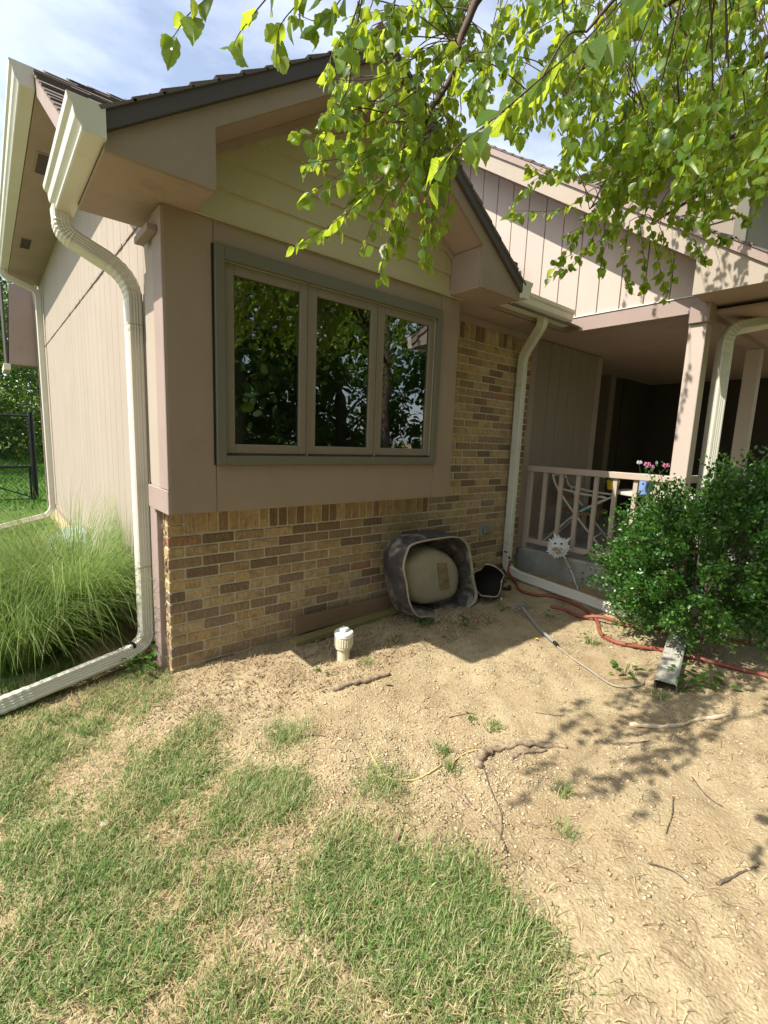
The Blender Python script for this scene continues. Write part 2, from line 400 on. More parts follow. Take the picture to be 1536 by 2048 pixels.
def pebble_mat():
    m = NT('crushed_stone').set(.9, .2); r = m.rand(); v = m.coords()
    c = m.ramp(r, [(0,(.27,.20,.11)),(.35,(.38,.295,.17)),(.75,(.48,.39,.245)),(1,(.62,.54,.39))]).outputs[0]
    n = m.noise(120, 3, .6, v); m.col(m.mix(m.math('MULTIPLY', n.outputs['Fac'], .4), c, (.27,.19,.11))); return m.m
MT['pebble'] = pebble_mat()
MT['bark'] = plain('bark', (.13, .10, .078), .95, .1, var=.45, scale=45, bump=.8, bscale=60)
MT['twig'] = plain('birch_twig', (.09, .055, .04), .7, .2, var=.2, scale=20)
MT['rootbark'] = plain('root_bark', (.27, .205, .14), .95, .1, var=.5, scale=60, bump=.9, bscale=70)

# ================================================================== HOUSE
house = empty('house', (0, 0, 0), 0, 'taupe one-storey house with front gable, brick base and shaded porch', 'house')
SOF = 2.53            # soffit level
CH = 0.0678; BU = 0.2032

# ---- brick veneer
bw = MB()
bw.box(.004, 3.488, .0075, .086, -.12, 1.06)
bw.box(1.90, 3.488, .0075, .086, 1.06, 2.53)
wall_b = bw.build('brick_wall', MT['mortar'], house)
bmeshes = {}
def brick_mesh(L, H, D=.088, key=None):
    k = (round(L, 3), round(H, 3), key)
    if k not in bmeshes:
        bmeshes[k] = MB().box(-L/2, L/2, 0, D, -H/2, H/2, .0035).mesh('brick')
        bmeshes[k].materials.append(MT['brick'])
    return bmeshes[k]
bricks = []   # (x0, x1, z0, z1)
def course(z0, x0, x1, shift):
    x = x0 - (BU/2 if shift else 0)
    while x < x1 - .012:
        a = max(x, x0); b = min(x+BU-.0125, x1)
        if b-a > .03: bricks.append((a, b, z0+.0058, z0+CH-.0058))
        x += BU
for k in range(-2, 12+1):
    z0 = .847-CH*(13-k-0)          # course A is the topmost of the full width courses
    course(z0, 0.0, 3.49, (12-k) % 2 == 1)
# soldier course under the bay, two short bricks at its left end
for j in range(2): bricks.append((0.0, .088, .847+CH*j+.0045, .847+CH*(j+1)-.0045))
bricks.append((0.0, .088, .847+CH*2+.0045, .847+CH*3-.0045))
x = .100
while x < 2.10:
    bricks.append((x, x+.0555, .8525, 1.045)); x += CH
for j in range(22):
    z0 = .847+CH*j
    xs = 2.125 if j < 3 else 1.93
    xx = x+.002 if j < 3 else (1.93 if True else 0)
    course(z0, (x+.002 if j < 3 else 2.0320-BU*.5), 3.49, j % 2 == 0)
x = 1.93
while x < 3.47:
    bricks.append((x, min(x+.0555, 3.49), 2.3435, 2.525)); x += CH
def dist_key(b): return math.hypot((b[0]+b[1])/2+.76, 2.83) / math.sqrt((b[1]-b[0])*(b[3]-b[2]))
vis = [b for b in bricks if b[2] > -.03 and not (b[2] > 1.02 and b[0] < 2.3)]
hid = [b for b in bricks if b not in vis]
vis.sort(key=dist_key)
for i, (x0, x1, z0, z1) in enumerate(vis[:300]):
    o = link('brick', brick_mesh(x1-x0, z1-z0), wall_b)
    o.location = ((x0+x1)/2, rnd.uniform(-.0025, .0015), (z0+z1)/2)
    o.rotation_euler = (rnd.uniform(-.012, .012), rnd.uniform(-.006, .006), rnd.uniform(-.006, .006))
rb = MB()
for (x0, x1, z0, z1) in vis[300:]+hid:
    d = rnd.uniform(-.0025, .0015); rb.box(x0, x1, d, d+.088, z0, z1, .0035)
rb.build('bricks', MT['brick'], wall_b, kind='stuff')
# crumbled mortar on the raw brick end
me_ = MB()
for k in range(90):
    z = rnd.uniform(0, 1.0); s = rnd.uniform(.006, .016); y = rnd.uniform(.02, .085); xo = rnd.uniform(-.008, .004)
    me_.add([(xo-s*rnd.random()*.7, y-s, z-s), (xo+.01, y+s, z-s*rnd.random()), (xo+.01, y+s*.3, z+s), (xo-s*.3, y-s*.6, z+s*.6), (xo+.012, y, z)], [(0,1,2),(0,2,3),(0,4,1),(0,3,4),(1,4,2),(2,4,3)])
me_.build('mortar_crumbs', MT['mortar'], wall_b, kind='stuff')
# weathered outlet cover and hose tap on the brick
ob = MB().box(2.85, 3.0, -.018, .0, .56, .675, .004).build('outlet_box', MT['conc'], house)
MB().box(2.862, 2.988, -.055, -.0185, .585, .665, .012).build('cover', plain('grey_outlet_cover', (.20,.19,.16), .6), ob)
tp = MB().tube([(3.235, .0, .34), (3.235, -.07, .34), (3.235, -.105, .31)], .011, 10).build('hose_tap', plain('brass_tap', (.05,.045,.04), .4, .5, .6), house)
w_ = MB().lathe([(.004, 0), (.026, .002), (.028, .006), (.026, .010), (.004, .012)], (3.235, -.06, .365), 14).build('handle', MT['black_metal'], tp)

# ---- bay box
BY = -.25
bay = MB().box(-.036, 2.094, BY+.024, .008, 1.024, SOF-.004).build('bay_wall', MT['trim'], house)
MB().box(-.045, .1965, BY, BY+.0225, 1.015, SOF-.003, .003).build('trim_board', MT['trimv'], bay)
MB().box(1.9025, 2.104, BY, BY+.0225, 1.015, SOF-.003, .003).build('trim_board', MT['trimv'], bay)
MB().box(.1985, 1.9005, BY+.001, BY+.0225, 1.015, 1.277, .003).build('trim_board', MT['trim'], bay)
MB().box(.1985, 1.9005, BY+.001, BY+.0225, 2.412, SOF-.003, .003).build('trim_board', MT['trim'], bay)
# side of the bay: corner board, base board, small cap, recessed panel
MB().box(-.058, -.0365, BY+.001, -.095, 1.1455, SOF-.012, .003).build('corner_board', MT['mauve'], bay)
MB().box(-.060, -.0365, BY+.001, .135, 1.014, 1.143, .003).build('base_board', MT['mauve'], bay)
MB().box(-.042, -.0355, -.094, .135, 1.1445, SOF-.002).build('side_panel', MT['siding'], bay)
MB().box(-.105, -.0585, -.20, .05, 2.405, 2.44, .003).build('bracket', MT['mauve'], bay)
MB().box(-.033, 2.09, BY+.024, .006, 1.0165, 1.0235).build('bottom_panel', MT['soffit'], bay)

# ---- triple window
win = MB()
wx0, wx1, wz0, wz1 = .197, 1.902, 1.277, 2.411
fr = .052
for (a, b, c, d) in ((wx0, wx0+fr, wz0, wz1), (wx1-fr, wx1, wz0, wz1), (wx0+fr, wx1-fr, wz1-fr-.012, wz1), (wx0+fr, wx1-fr, wz0, wz0+fr)):
    win.box(a, b, BY-.022, BY+.05, c, d, .003)
window = win.build('window', MT['winframe'], house)
MB().box(wx0-.012, wx0-.001, BY-.004, BY+.01, wz0, wz1).build('caulk_gap', MT['dark'], window)
sx = [.249, .769, 1.304, 1.850]
zb, zt = wz0+fr+.012, wz1-fr-.018
for i in range(3):
    a, b = sx[i]+.006, sx[i+1]-.006; st = .052
    s = MB()
    for (p, q_, r, t) in ((a, a+st, zb, zt), (b-st, b, zb, zt), (a+st, b-st, zt-st, zt), (a+st, b-st, zb, zb+st)):
        s.box(p, q_, BY+.004, BY+.035, r, t, .003)
    so = s.build('sash', MT['sash'], window)
    MB().box(a+st-.004, b-st+.004, BY+.020, BY+.024, zb+st-.004, zt-st+.004).build('pane', MT['glass'], so)
    g = MB()      # pale weather strip between sash and frame
    g.box(a-.0045, a-.0008, BY+.002, BY+.03, zb, zt+.004); g.box(b+.0008, b+.0045, BY+.002, BY+.03, zb, zt+.004); g.box(a, b, BY+.002, BY+.03, zt+.001, zt+.0045)
    g.build('weather_strip', plain('pale_weather_strip', (.50,.44,.30), .5), so)
MB().box(wx0+.02, wx1-.02, BY+.0355, BY+.037, wz0+.02, zb+.006).build('shadow_gap', MT['dark'], window)
for i in (1, 2):
    MB().box(sx[i]-.0055, sx[i]+.0055, BY-.002, BY+.036, zb-.012, zt+.012).build('mullion', MT['sash'], window)
bl = MB()
zz = zb+.03
while zz < zt:
    for i in range(3): bl.add([(sx[i]+.05, BY+.075, zz), (sx[i+1]-.05, BY+.075, zz), (sx[i+1]-.05, BY+.088, zz+.021), (sx[i]+.05, BY+.088, zz+.021)], [(0,1,2,3)])
    zz += .024
bl.build('blind_slats', plain('closed_blind', (.34,.33,.28), .6), window)

# ---- left wall (grooved panels) with its base board and foundation
LWY0, LWY1, LWT = .14, 7.0, 3.565
lw = MB(); lw.prism([(LWY0, .2), (LWY1, .2), (LWY1, LWT), (1.20, LWT), (LWY0, 2.86)], 0, .012, .06)
left_wall = lw.build('left_wall', MT['trimv'], house)
y = .235; k = 0
pm = {}
def plank(parent, y0, y1, z0, z1, zt0=None, zt1=None, x=0.0, mat='siding', g=.0006, ch=.0016):
    s = MB(); zt0 = z1 if zt0 is None else zt0; zt1 = z1 if zt1 is None else zt1
    s.add([(x+.011, y0+g, z0), (x+.011, y1-g, z0), (x, y1-g-ch, z0), (x, y0+g+ch, z0), (x+.011, y0+g, zt0), (x+.011, y1-g, zt1), (x, y1-g-ch, zt1), (x, y0+g+ch, zt0)],
          [(0,1,2,3),(4,7,6,5),(3,2,6,7),(0,3,7,4),(2,1,5,6)])
    return s.build('plank', MT[mat], parent)
while y < LWY1-.02:
    y2 = min(y+BU, LWY1)
    plank(left_wall, y, y2, .288, 2.619)
    top = lambda t: min(LWT, 2.86+(t-LWY0)*.667)
    if y < 1.20: plank(left_wall, y, y2, 2.630, 0, min(LWT, 2.74+.667*y), min(LWT, 2.74+.667*y2), x=-.003)
    else: plank(left_wall, y, y2, 2.630, LWT, x=-.003)
    y = y2
# ragged lap of the upper sheets
lp = MB()
for k in range(60):
    y0 = .24+k*.112; h = rnd.uniform(.002, .008); t = rnd.uniform(.001, .006)
    lp.box(-.004-t, .008, y0, y0+.105, 2.624-h*.6, 2.630+h)
lp.build('lap_flashing', MT['mauve'], left_wall)
MB().box(-.018, .011, LWY0+.10, LWY1+.02, .205, .2865, .003).build('base_board', MT['mauve'], left_wall)
MB().box(.0, .06, .18, LWY1, -.3, .2035).build('foundation', MT['found'], left_wall)
cp = MB().box(-.030, .009, .10, .2345, -.05, 1.012, .003).build('corner_board', MT['mauve'], left_wall)
MB().box(-.022, .009, .137, .2345, 1.145, SOF, .003).build('corner_board', MT['mauve'], left_wall)
MB().box(-.03, .06, LWY1, LWY1+.03, -.2, LWT, .003).build('corner_board', MT['mauve'], left_wall)
# body of the wing, closes the house behind the veneer
MB().box(.062, 3.55, .30, LWY1-.002, -.3, 3.3).build('wing_core', MT['dark'], house)

# ---- gable wall with lap siding
def rake_z(x): return 2.893+.667*x if x < 1.058 else 4.305-.667*x       # top of shingles on the rake
GY = -.25
gw = MB().prism([(-.03, 2.535), (2.09, 2.535), (2.09, rake_z(2.09)-.14), (1.058, 3.60-.14), (-.03, rake_z(-.03)-.14)], 1, GY+.012, GY+.05).build('gable_wall', MT['dark'], house)
k = 0; ex = .148
while True:
    z0 = SOF+.003+k*ex; z1 = z0+ex+.012
    if z0 > 3.40: break
    def xl(z): return max(-.02, (z+.15-2.893)/.667)
    def xr(z): return min(2.085, (4.305-z-.15)/.667)
    zt = min(z1, 3.44)
    a0, a1, b0, b1 = xl(z0), xl(zt), xr(z0), xr(zt)
    MB().add([(a0, GY-.012, z0), (b0, GY-.012, z0), (b1, GY, zt), (a1, GY, zt), (a0, GY+.008, z0), (b0, GY+.008, z0), (b1, GY+.008, zt), (a1, GY+.008, zt)],
             [(0,1,2,3),(0,4,5,1),(1,5,6,2),(3,7,4,0),(4,7,6,5),(2,6,7,3)]).build('siding_board', MT['cream'], gw)
    k += 1
MB().box(-.04, 2.10, GY-.016, GY+.008, SOF-.0025, SOF+.0035).build('drip_strip', MT['cream'], gw)

# ---- gable rake, returns, soffits
RY = -.55
rk = MB()
fl = lambda x: rake_z(x)-.183
ft = lambda x: rake_z(x)-.088
left_poly = [(-.335, 2.522), (.105, 2.522), (.105, fl(.105)), (1.058, fl(1.058)), (1.058, ft(1.058)), (-.335, ft(-.335))]
rk.prism(left_poly, 1, RY, RY+.022)
rake = rk.build('rake_fascia', MT['trim'], house, bevel=.002)
right_poly = [(1.0585, fl(1.058)), (1.968, fl(1.968)), (1.968, 2.536), (2.43, 2.536), (2.43, ft(2.43)), (1.0585, ft(1.058))]
MB().prism(right_poly, 1, RY, RY+.022).build('fascia_board', MT['trim'], rake, bevel=.002)
d1 = MB(); xa = -.345
d1.prism([(xa, rake_z(xa)-.0875), (1.058, 3.60-.0875), (1.058, 3.60-.014), (xa, rake_z(xa)-.014)], 1, RY-.022, RY+.03)
d1.build('drip_board', MT['dark_fascia'], rake)
MB().prism([(1.0585, 3.60-.0875), (2.445, rake_z(2.445)-.0875), (2.445, rake_z(2.445)-.014), (1.0585, 3.60-.014)], 1, RY-.022, RY+.03).build('drip_board', MT['dark_fascia'], rake)
# sloping soffit under the rake
MB().prism([(.09, fl(.09)+.012), (1.058, fl(1.058)+.012), (1.058, fl(1.058)+.03), (.09, fl(.09)+.03)], 1, RY+.0225, GY+.012).build('rake_soffit', MT['soffit'], rake)
MB().prism([(1.0585, fl(1.058)+.012), (1.99, fl(1.99)+.012), (1.99, fl(1.99)+.03), (1.0585, fl(1.058)+.03)], 1, RY+.0225, GY+.012).build('rake_soffit', MT['soffit'], rake)
# frieze strip where siding meets the rake soffit
for sgn in (0, 1):
    pl = [(.05, fl(.05)-.03), (1.057, fl(1.057)-.03), (1.057, fl(1.057)+.011), (.05, fl(.05)+.011)]
    if sgn: pl = [(2.116-a, b) for a, b in pl]
    MB().prism(pl, 1, GY-.03, GY-.0125).build('frieze_strip', MT['soffit'], rake)
# box returns
rt = MB(); rt.box(-.333, .100, RY+.0225, .136, 2.526, 2.545); rt.box(-.333, -.05, .12, .136, 2.546, 2.66)
rt.build('return_soffit', MT['soffit'], rake)
MB().box(.0835, .105, RY+.0225, GY-.0125, 2.546, fl(.105)+.01).build('return_side', MT['mauve'], rake)
MB().box(-.335, -.316, RY+.0225, .136, 2.5465, 2.665).build('return_fascia', MT['dark_fascia'], rake)
rt = MB(); rt.box(1.970, 2.425, RY+.0225, .006, 2.5375, 2.552)
rt.build('return_soffit', MT['soffit'], rake)
MB().box(1.968, 1.988, RY+.0225, GY-.0125, 2.5525, fl(1.988)+.01).build('return_side', MT['mauve'], rake)
MB().box(2.412, 2.43, RY+.0225, -.38, 2.5525, 2.665).build('return_fascia', MT['mauve'], rake)

# ---- roofs: stepped shingle courses
def slope_courses(name, org, along, upv, width_fn, n, exp=.135, tab=.30, parent=house, thick=.011, seed=1):
    """org: eave start, along: unit vector of the eave, upv: unit vector up the slope; width_fn(k)->(a0,a1)"""
    rr = random.Random(seed); s = MB(); A = Vector(along); U = Vector(upv); N = A.cross(U).normalized()
    if N.z < 0: N = -N
    O = Vector(org)
    for k in range(n):
        a0, a1 = width_fn(k)
        if a1-a0 < .02: continue
        a = a0
        while a < a1-1e-4:
            w = tab*rr.uniform(.35, 1.0); b = min(a+w, a1); lift = rr.choice((0, 0, .004, .007)); e0 = rr.uniform(-.004, .006)
            p = [O+A*a+U*(k*exp+e0), O+A*b+U*(k*exp+e0), O+A*b+U*(k*exp+exp*1.12), O+A*a+U*(k*exp+exp*1.12)]
            t = thick+lift
            top = [p[0]+N*t, p[1]+N*t, p[2]+N*.003, p[3]+N*.003]; bot = [q-N*.004 for q in p]
            s.add(top+bot, [(0,1,2,3),(4,7,6,5),(0,4,5,1),(1,5,6,2),(2,6,7,3),(3,7,4,0)])
            a = b-.0005 if False else b
    return s.build(name, MT['shingle'], parent, kind='stuff')
c8, s8 = 1/math.hypot(1, .667), .667/math.hypot(1, .667)
roof = MB()
# decks
roof.add([(-.36, RY-.02, rake_z(-.36)-.02), (1.058, RY-.02, 3.58), (1.058, 1.15, 3.58), (-.36, .0, rake_z(-.36)-.02)], [(0,1,2,3)])
roof.add([(2.475, RY-.02, rake_z(2.475)-.02), (1.058, RY-.02, 3.581), (1.058, 1.15, 3.581), (2.475, -.2, rake_z(2.475)-.02)], [(0,1,2,3)])
deck = roof.build('gable_roof', MT['dark_fascia'], house)
def vly(k):    # valley against the main roof
    z = 2.64+k*.135*s8; return (0, max(.35, (z-2.843)/.667+RY*-1+.05+.25))
slope_courses('shingles', (-.345, RY-.030, rake_z(-.345)-.012), (0,1,0), (c8, 0, s8), vly, 13, parent=deck, seed=2)
slope_courses('shingles', (2.46, RY-.030, rake_z(2.46)-.012), (0,1,0), (-c8, 0, s8), vly, 13, parent=deck, seed=3)
MB().tube([(1.058, RY-.04, 3.603), (1.058, 1.1, 3.603)], .03, 8).build('ridge_cap', MT['shingle'], deck)
# main roof, front slope and the left slope that meets it in a hip
mr = MB()
def mz(y): return 2.843+.667*y
mr.add([(-.37, -.02, mz(-.02)-.02), (.45, -.02, mz(-.02)-.02), (.45, 2.09, mz(2.09)-.02), (-.37, 1.478, mz(1.478)-.02)], [(0,1,2,3)])
mr.add([(.45, 1.0, mz(1.0)-.02), (3.29, .3, mz(.3)-.02), (3.29, 3.1, mz(3.1)-.02), (1.95, 3.1, mz(3.1)-.02), (.45, 2.09, mz(2.09)-.02)], [(0,1,2,3,4)])
mr.add([(2.2, -.40, mz(-.40)-.02), (3.595, -.40, mz(-.40)-.02), (3.595, .3, mz(.3)-.02), (2.2, .3, mz(.3)-.02)], [(0,1,2,3)])
def lz(x): return 3.825+.495*(x+.379)
mr.add([(-.37, 1.50, lz(-.37)-.03), (1.95, 3.2, lz(1.95)-.03), (1.95, 6.2, lz(1.95)-.03), (-.37, 6.2, lz(-.37)-.03)], [(0,1,2,3)])
main = mr.build('main_roof', MT['dark_fascia'], house)
slope_courses('shingles', (-.385, -.10, mz(-.10)-.008), (1,0,0), (0, c8, s8), lambda k: (max(0, ((-.10+k*.135*c8)-1.40)/.742), 1.25), 19, parent=main, tab=.28, seed=4)
slope_courses('shingles', (2.35, -.42, mz(-.42)-.008), (1,0,0), (0, c8, s8), lambda k: (0, 1.24), 12, parent=main, seed=5)
# rake board and sloped soffit of the main roof's left end
def rkp(y, d): return (y, mz(y)-d)
rb_ = MB().prism([rkp(-.06, .13), rkp(1.36, .13), rkp(1.36, .012), rkp(-.06, .012)], 0, -.372, -.352).build('rake_board', MT['mauve'], main, bevel=.002)
MB().prism([rkp(.14, .128), rkp(1.24, .128), rkp(1.24, .11), rkp(.14, .11)], 0, -.351, .011).build('sloped_soffit', MT['soffit'], main)
# level soffit, vents
s2 = MB().box(-.372, -.004, 1.22, LWY1-.6, 3.545, 3.56).build('eave_soffit', MT['soffit'], main)
MB().box(-.376, -.358, 1.22, LWY1-.6, 3.5605, 3.66).build('eave_fascia', MT['mauve'], main)
for yv in (2.20, 4.40):
    v = MB(); v.box(-.315, -.205, yv-.2, yv+.2, 3.538, 3.5445)
    vo = v.build('soffit_vent', MT['soffit'], main)
    lv = MB()
    for k in range(11): lv.box(-.305, -.215, yv-.18+k*.034, yv-.16+k*.034, 3.534, 3.5375)
    lv.build('vent_slot', MT['dark_fascia'], vo)
# rear gable return at the far end of the wall
rg = MB().prism([(-.40, 2.43), (-.02, 2.43), (-.02, 3.70), (-.33, 3.66)], 1, 7.05, 7.35).build('rear_return', MT['mauve'], house)
MB().box(-.43, -.405, 7.05, 7.9, 2.40, 3.66).build('rear_fascia', MT['dark_fascia'], rg)
MB().box(-.47, -.38, 7.04, 7.9, 2.33, 2.425, .004).build('rear_gutter', MT['gutter'], rg)

# ---- gutters (K-style)
KP = [(0, .128), (0, 0), (.078, 0), (.083, .006), (.083, .018), (.090, .030), (.102, .046), (.106, .066), (.108, .090), (.122, .104), (.126, .128), (.115, .128), (.115, .118), (.104, .108), (.100, .090), (.096, .05), (.077, .02), (.075, .006), (.006, .006), (.006, .128)]
def gutter(name, p0, axis, length, out, parent, mat='gutter', caps=(True, True), hs=1.0):
    KP_ = [(u, z*hs) for u, z in KP]
    """axis 'x'/'y' run direction; out = outward unit sign; p0 = inner bottom corner at the start"""
    s = MB(); n = len(KP); vs = []
    for t in (0, length):
        for u, z in KP_:
            vs.append((p0[0]+t, p0[1]+out*u, p0[2]+z) if axis == 'x' else (p0[0]+out*u, p0[1]+t, p0[2]+z))
    s.add(vs, [(i, (i+1) % n, n+(i+1) % n, n+i) for i in range(n)])
    o = s.build(name, MT[mat], parent)
    for t, c, sg in ((0, caps[0], -1), (length, caps[1], 1)):
        if not c: continue
        e = MB(); pts = KP_[:11]
        a, b = sorted((t+sg*.0005, t+sg*.004))
        if axis == 'x': e.prism([(p0[1]+out*u, p0[2]+z) for u, z in pts], 0, p0[0]+a, p0[0]+b)
        else: e.prism([(p0[0]+out*u, p0[2]+z) for u, z in pts], 1, p0[1]+a, p0[1]+b)
        e.build('end_cap', MT[mat], o)
    return o
g1 = gutter('gutter', (-.330, -.575, 2.549), 'y', .90, -1, house, hs=.90)
g2 = gutter('gutter', (-.378, 1.22, 3.552), 'y', 4.75, -1, house)
g3 = gutter('gutter', (2.43, -.30, 2.566), 'x', 1.05, -1, house, caps=(False, True))
g4 = gutter('gutter', (2.432, -.572, 2.560), 'y', .17, 1, house, caps=(True, False))
# fascia, soffit and frieze behind the short front gutter
ff = MB().box(2.432, 3.58, -.298, -.278, 2.540, 2.70).build('front_fascia', MT['mauve'], house)
MB().box(2.00, 3.58, -.277, .006, 2.531, 2.5365).build('front_soffit', MT['soffit'], ff)
MB().box(1.99, 3.50, -.022, .0085, 2.470, 2.5295, .003).build('frieze_board', MT['mauve'], ff)

# ---- downspouts
def ds_prof(w, h):
    pts = []; m = 9
    def side(ax0, ay0, ax1, ay1, nx, ny):
        for i in range(m):
            t = i/m; q = .0025 if (i % 2 == 1 and 1 < i < m-1) else 0
            pts.append((ax0+(ax1-ax0)*t-nx*q, ay0+(ay1-ay0)*t-ny*q))
    c = .010; a, b = w/2, h/2
    side(-a+c, -b, a-c, -b, 0, -1); pts.append((a-c, -b)); side(a, -b+c, a, b-c, 1, 0); pts.append((a, b-c))
    side(a-c, b, -a+c, b, 0, 1); pts.append((-a+c, b)); side(-a, b-c, -a, -b+c, -1, 0); pts.append((-a, -b+c))
    return pts
def downspout(name, pts, w, h, rad, up, parent=house, mat='gutter', straps=(), nseg=14):
    path, fl_ = round_path(pts, rad, nseg)
    sc_ = [1.0-(.065 if (f and i % 2) else 0) for i, f in enumerate(fl_)]
    o = MB().sweep(path, ds_prof(w, h), sc_, up, cap=False).build(name, MT[mat], parent)
    return o
d1 = downspout('downspout', [(-.385, .33, 2.575), (-.385, .33, 2.46), (-.062, .31, 2.31), (-.062, .31, .13), (-.17, .265, .085), (-.80, .055, .055), (-1.3, -.11, .045)], .085, .105, .14, (0, 1, 0))
st = MB(); st.sweep([(-.148, .2745, .0975), (-.166, .2688, .0955)], [(a*1.03, b*1.03) for a, b in ds_prof(.085, .105)], up=(0,0,1)); st.build('strap', MT['black_metal'], d1)
MB().sweep([(-.062, .31, 2.03), (-.062, .31, 2.012)], [(a*1.03, b*1.03) for a, b in ds_prof(.105, .085)], up=(1,0,0)).build('strap', MT['gutterw'], d1)
d2 = downspout('downspout', [(3.06, -.36, 2.58), (3.06, -.36, 2.50), (3.255, -.055, 2.30), (3.255, -.055, .21), (3.23, -.20, .165), (3.05, -1.52, .145)], .085, .07, .10, (1, 0, 0), mat='gutterw')
d3 = downspout('downspout', [(4.6, -1.90, 2.62), (4.5, -1.85, 2.60), (3.86, -1.535, 2.43), (3.86, -1.535, .365)], .085, .11, .13, (1, 0, 0), mat='gutterw')
MB().sweep(round_path([(3.5, -1.62, .30), (3.3, -1.66, .19), (2.9, -1.77, .145), (2.12, -1.965, .105)], .2, 6)[0], ds_prof(.112, .078), None, (0, 0, 1), cap=False).build('extension', MT['spout'], d3)
d4 = downspout('downspout', [(-.44, 5.80, 3.57), (-.44, 5.80, 3.48), (-.06, 5.82, 3.35), (-.06, 5.82, .22), (-.14, 5.76, .13), (-1.3, 4.6, .05)], .08, .06, .09, (0, 1, 0))

# ---- porch: grooved gable wall over the opening, beam, ceiling, posts, rail, slab
PX = 3.60
def pz(y): return 4.022+.667*y            # top of shingles at x=3.3
pw = MB().prism([(-1.55, 2.66), (2.2, 2.66), (2.2, pz(2.2)-.16), (-1.55, pz(-1.55)-.16)], 0, PX+.012, PX+.06)
porch_wall = pw.build('porch_gable_wall', MT['dark_fascia'], house)
y = -1.375
while y < 1.8:
    if y+BU > .34: zlow = max(2.667, mz(y)+.0)
    else: zlow = 2.667
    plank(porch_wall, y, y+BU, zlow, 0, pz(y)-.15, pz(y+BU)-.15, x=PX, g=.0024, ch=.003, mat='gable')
    y += BU
beam = MB().box(PX-.014, PX+.11, -1.47, .02, SOF, 2.6585, .003).build('porch_beam', MT['mauve'], house)
MB().box(PX-.022, PX+.011, -1.44, -.30, 2.6592, 2.6655).build('flashing', plain('white_flashing', (.75,.73,.68), .5), beam)
MB().box(PX-.03, PX+.115, -1.49, -1.345, 2.45, 2.6, .004).build('beam_cap', MT['mauve'], beam)
MB().box(PX+.111, 8.0, -1.47, -1.35, SOF-.03, 2.66).build('front_beam', MT['mauve'], beam)
MB().box(PX+.10, 8.0, -1.9, 1.9, SOF+.012, SOF+.03).build('porch_ceiling', MT['soffit'], house)
def post(x, y, w, z0, z1, mat='trimv', name='post'):
    o = MB().box(x, x+w, y, y+w, z0, z1, .004).build(name, MT[mat], house); return o
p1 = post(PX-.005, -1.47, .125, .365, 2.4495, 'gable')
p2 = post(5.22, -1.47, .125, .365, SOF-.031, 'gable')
rail = MB().box(PX-.01, PX+.075, -1.4685, .04, 1.185, 1.242, .004).build('railing', MT['railp'], house)
MB().box(PX+.008, PX+.05, -1.4685, .04, .425, .475, .003).build('bottom_rail', MT['railp'], rail)
for i in range(8):
    yy = .03-.178*i-.02
    MB().box(PX+.012, PX+.046, yy-.038 if i else yy-.05, yy if i else yy+.03, .476, 1.184, .002).build('baluster', MT['railp'], rail)
fr_ = MB().box(PX+.13, 8.0, -1.45, -1.38, 1.185, 1.242, .004).build('front_rail', MT['railp'], rail)
MB().box(PX+.01, PX+.05, -.03, .03, .365, .424).build('rail_foot', MT['railp'], rail)
slab = MB().box(PX-.02, 8.0, -1.58, 1.9, -.25, .362, .012).build('porch_slab', MT['conc'], house)
# grooved wall under the porch (continues the front wall) and the dark entry recess
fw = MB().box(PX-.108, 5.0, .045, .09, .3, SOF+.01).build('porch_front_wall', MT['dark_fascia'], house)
x = 3.685
while x < 4.88:
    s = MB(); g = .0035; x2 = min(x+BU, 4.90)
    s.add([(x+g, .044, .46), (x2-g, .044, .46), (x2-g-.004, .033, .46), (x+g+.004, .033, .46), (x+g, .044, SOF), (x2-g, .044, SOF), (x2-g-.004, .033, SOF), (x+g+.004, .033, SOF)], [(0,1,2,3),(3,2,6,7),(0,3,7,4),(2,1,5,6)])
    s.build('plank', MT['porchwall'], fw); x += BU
MB().box(3.495, 3.60, .012, .0445, .362, SOF, .003).build('corner_board', MT['mauve'], fw)
MB().box(3.60, 3.684, .022, .0445, .362, SOF, .003).build('corner_board', MT['porchwall'], fw)
MB().box(4.901, 5.02, .025, .16, .362, SOF, .003).build('corner_board', MT['mauve'], fw)
MB().box(3.69, 4.9, .026, .0445, .363, .459).build('base_board', MT['mauve'], fw)
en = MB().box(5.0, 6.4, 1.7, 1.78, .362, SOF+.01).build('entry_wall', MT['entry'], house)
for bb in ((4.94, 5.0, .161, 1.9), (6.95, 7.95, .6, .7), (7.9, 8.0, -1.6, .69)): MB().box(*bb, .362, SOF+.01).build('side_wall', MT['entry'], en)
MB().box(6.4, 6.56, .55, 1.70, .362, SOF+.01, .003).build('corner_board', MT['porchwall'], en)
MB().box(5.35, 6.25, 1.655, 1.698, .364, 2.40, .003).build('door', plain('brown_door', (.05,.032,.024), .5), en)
MB().box(6.50, 6.96, .62, .68, .364, SOF).build('side_panel', MT['entry'], en)
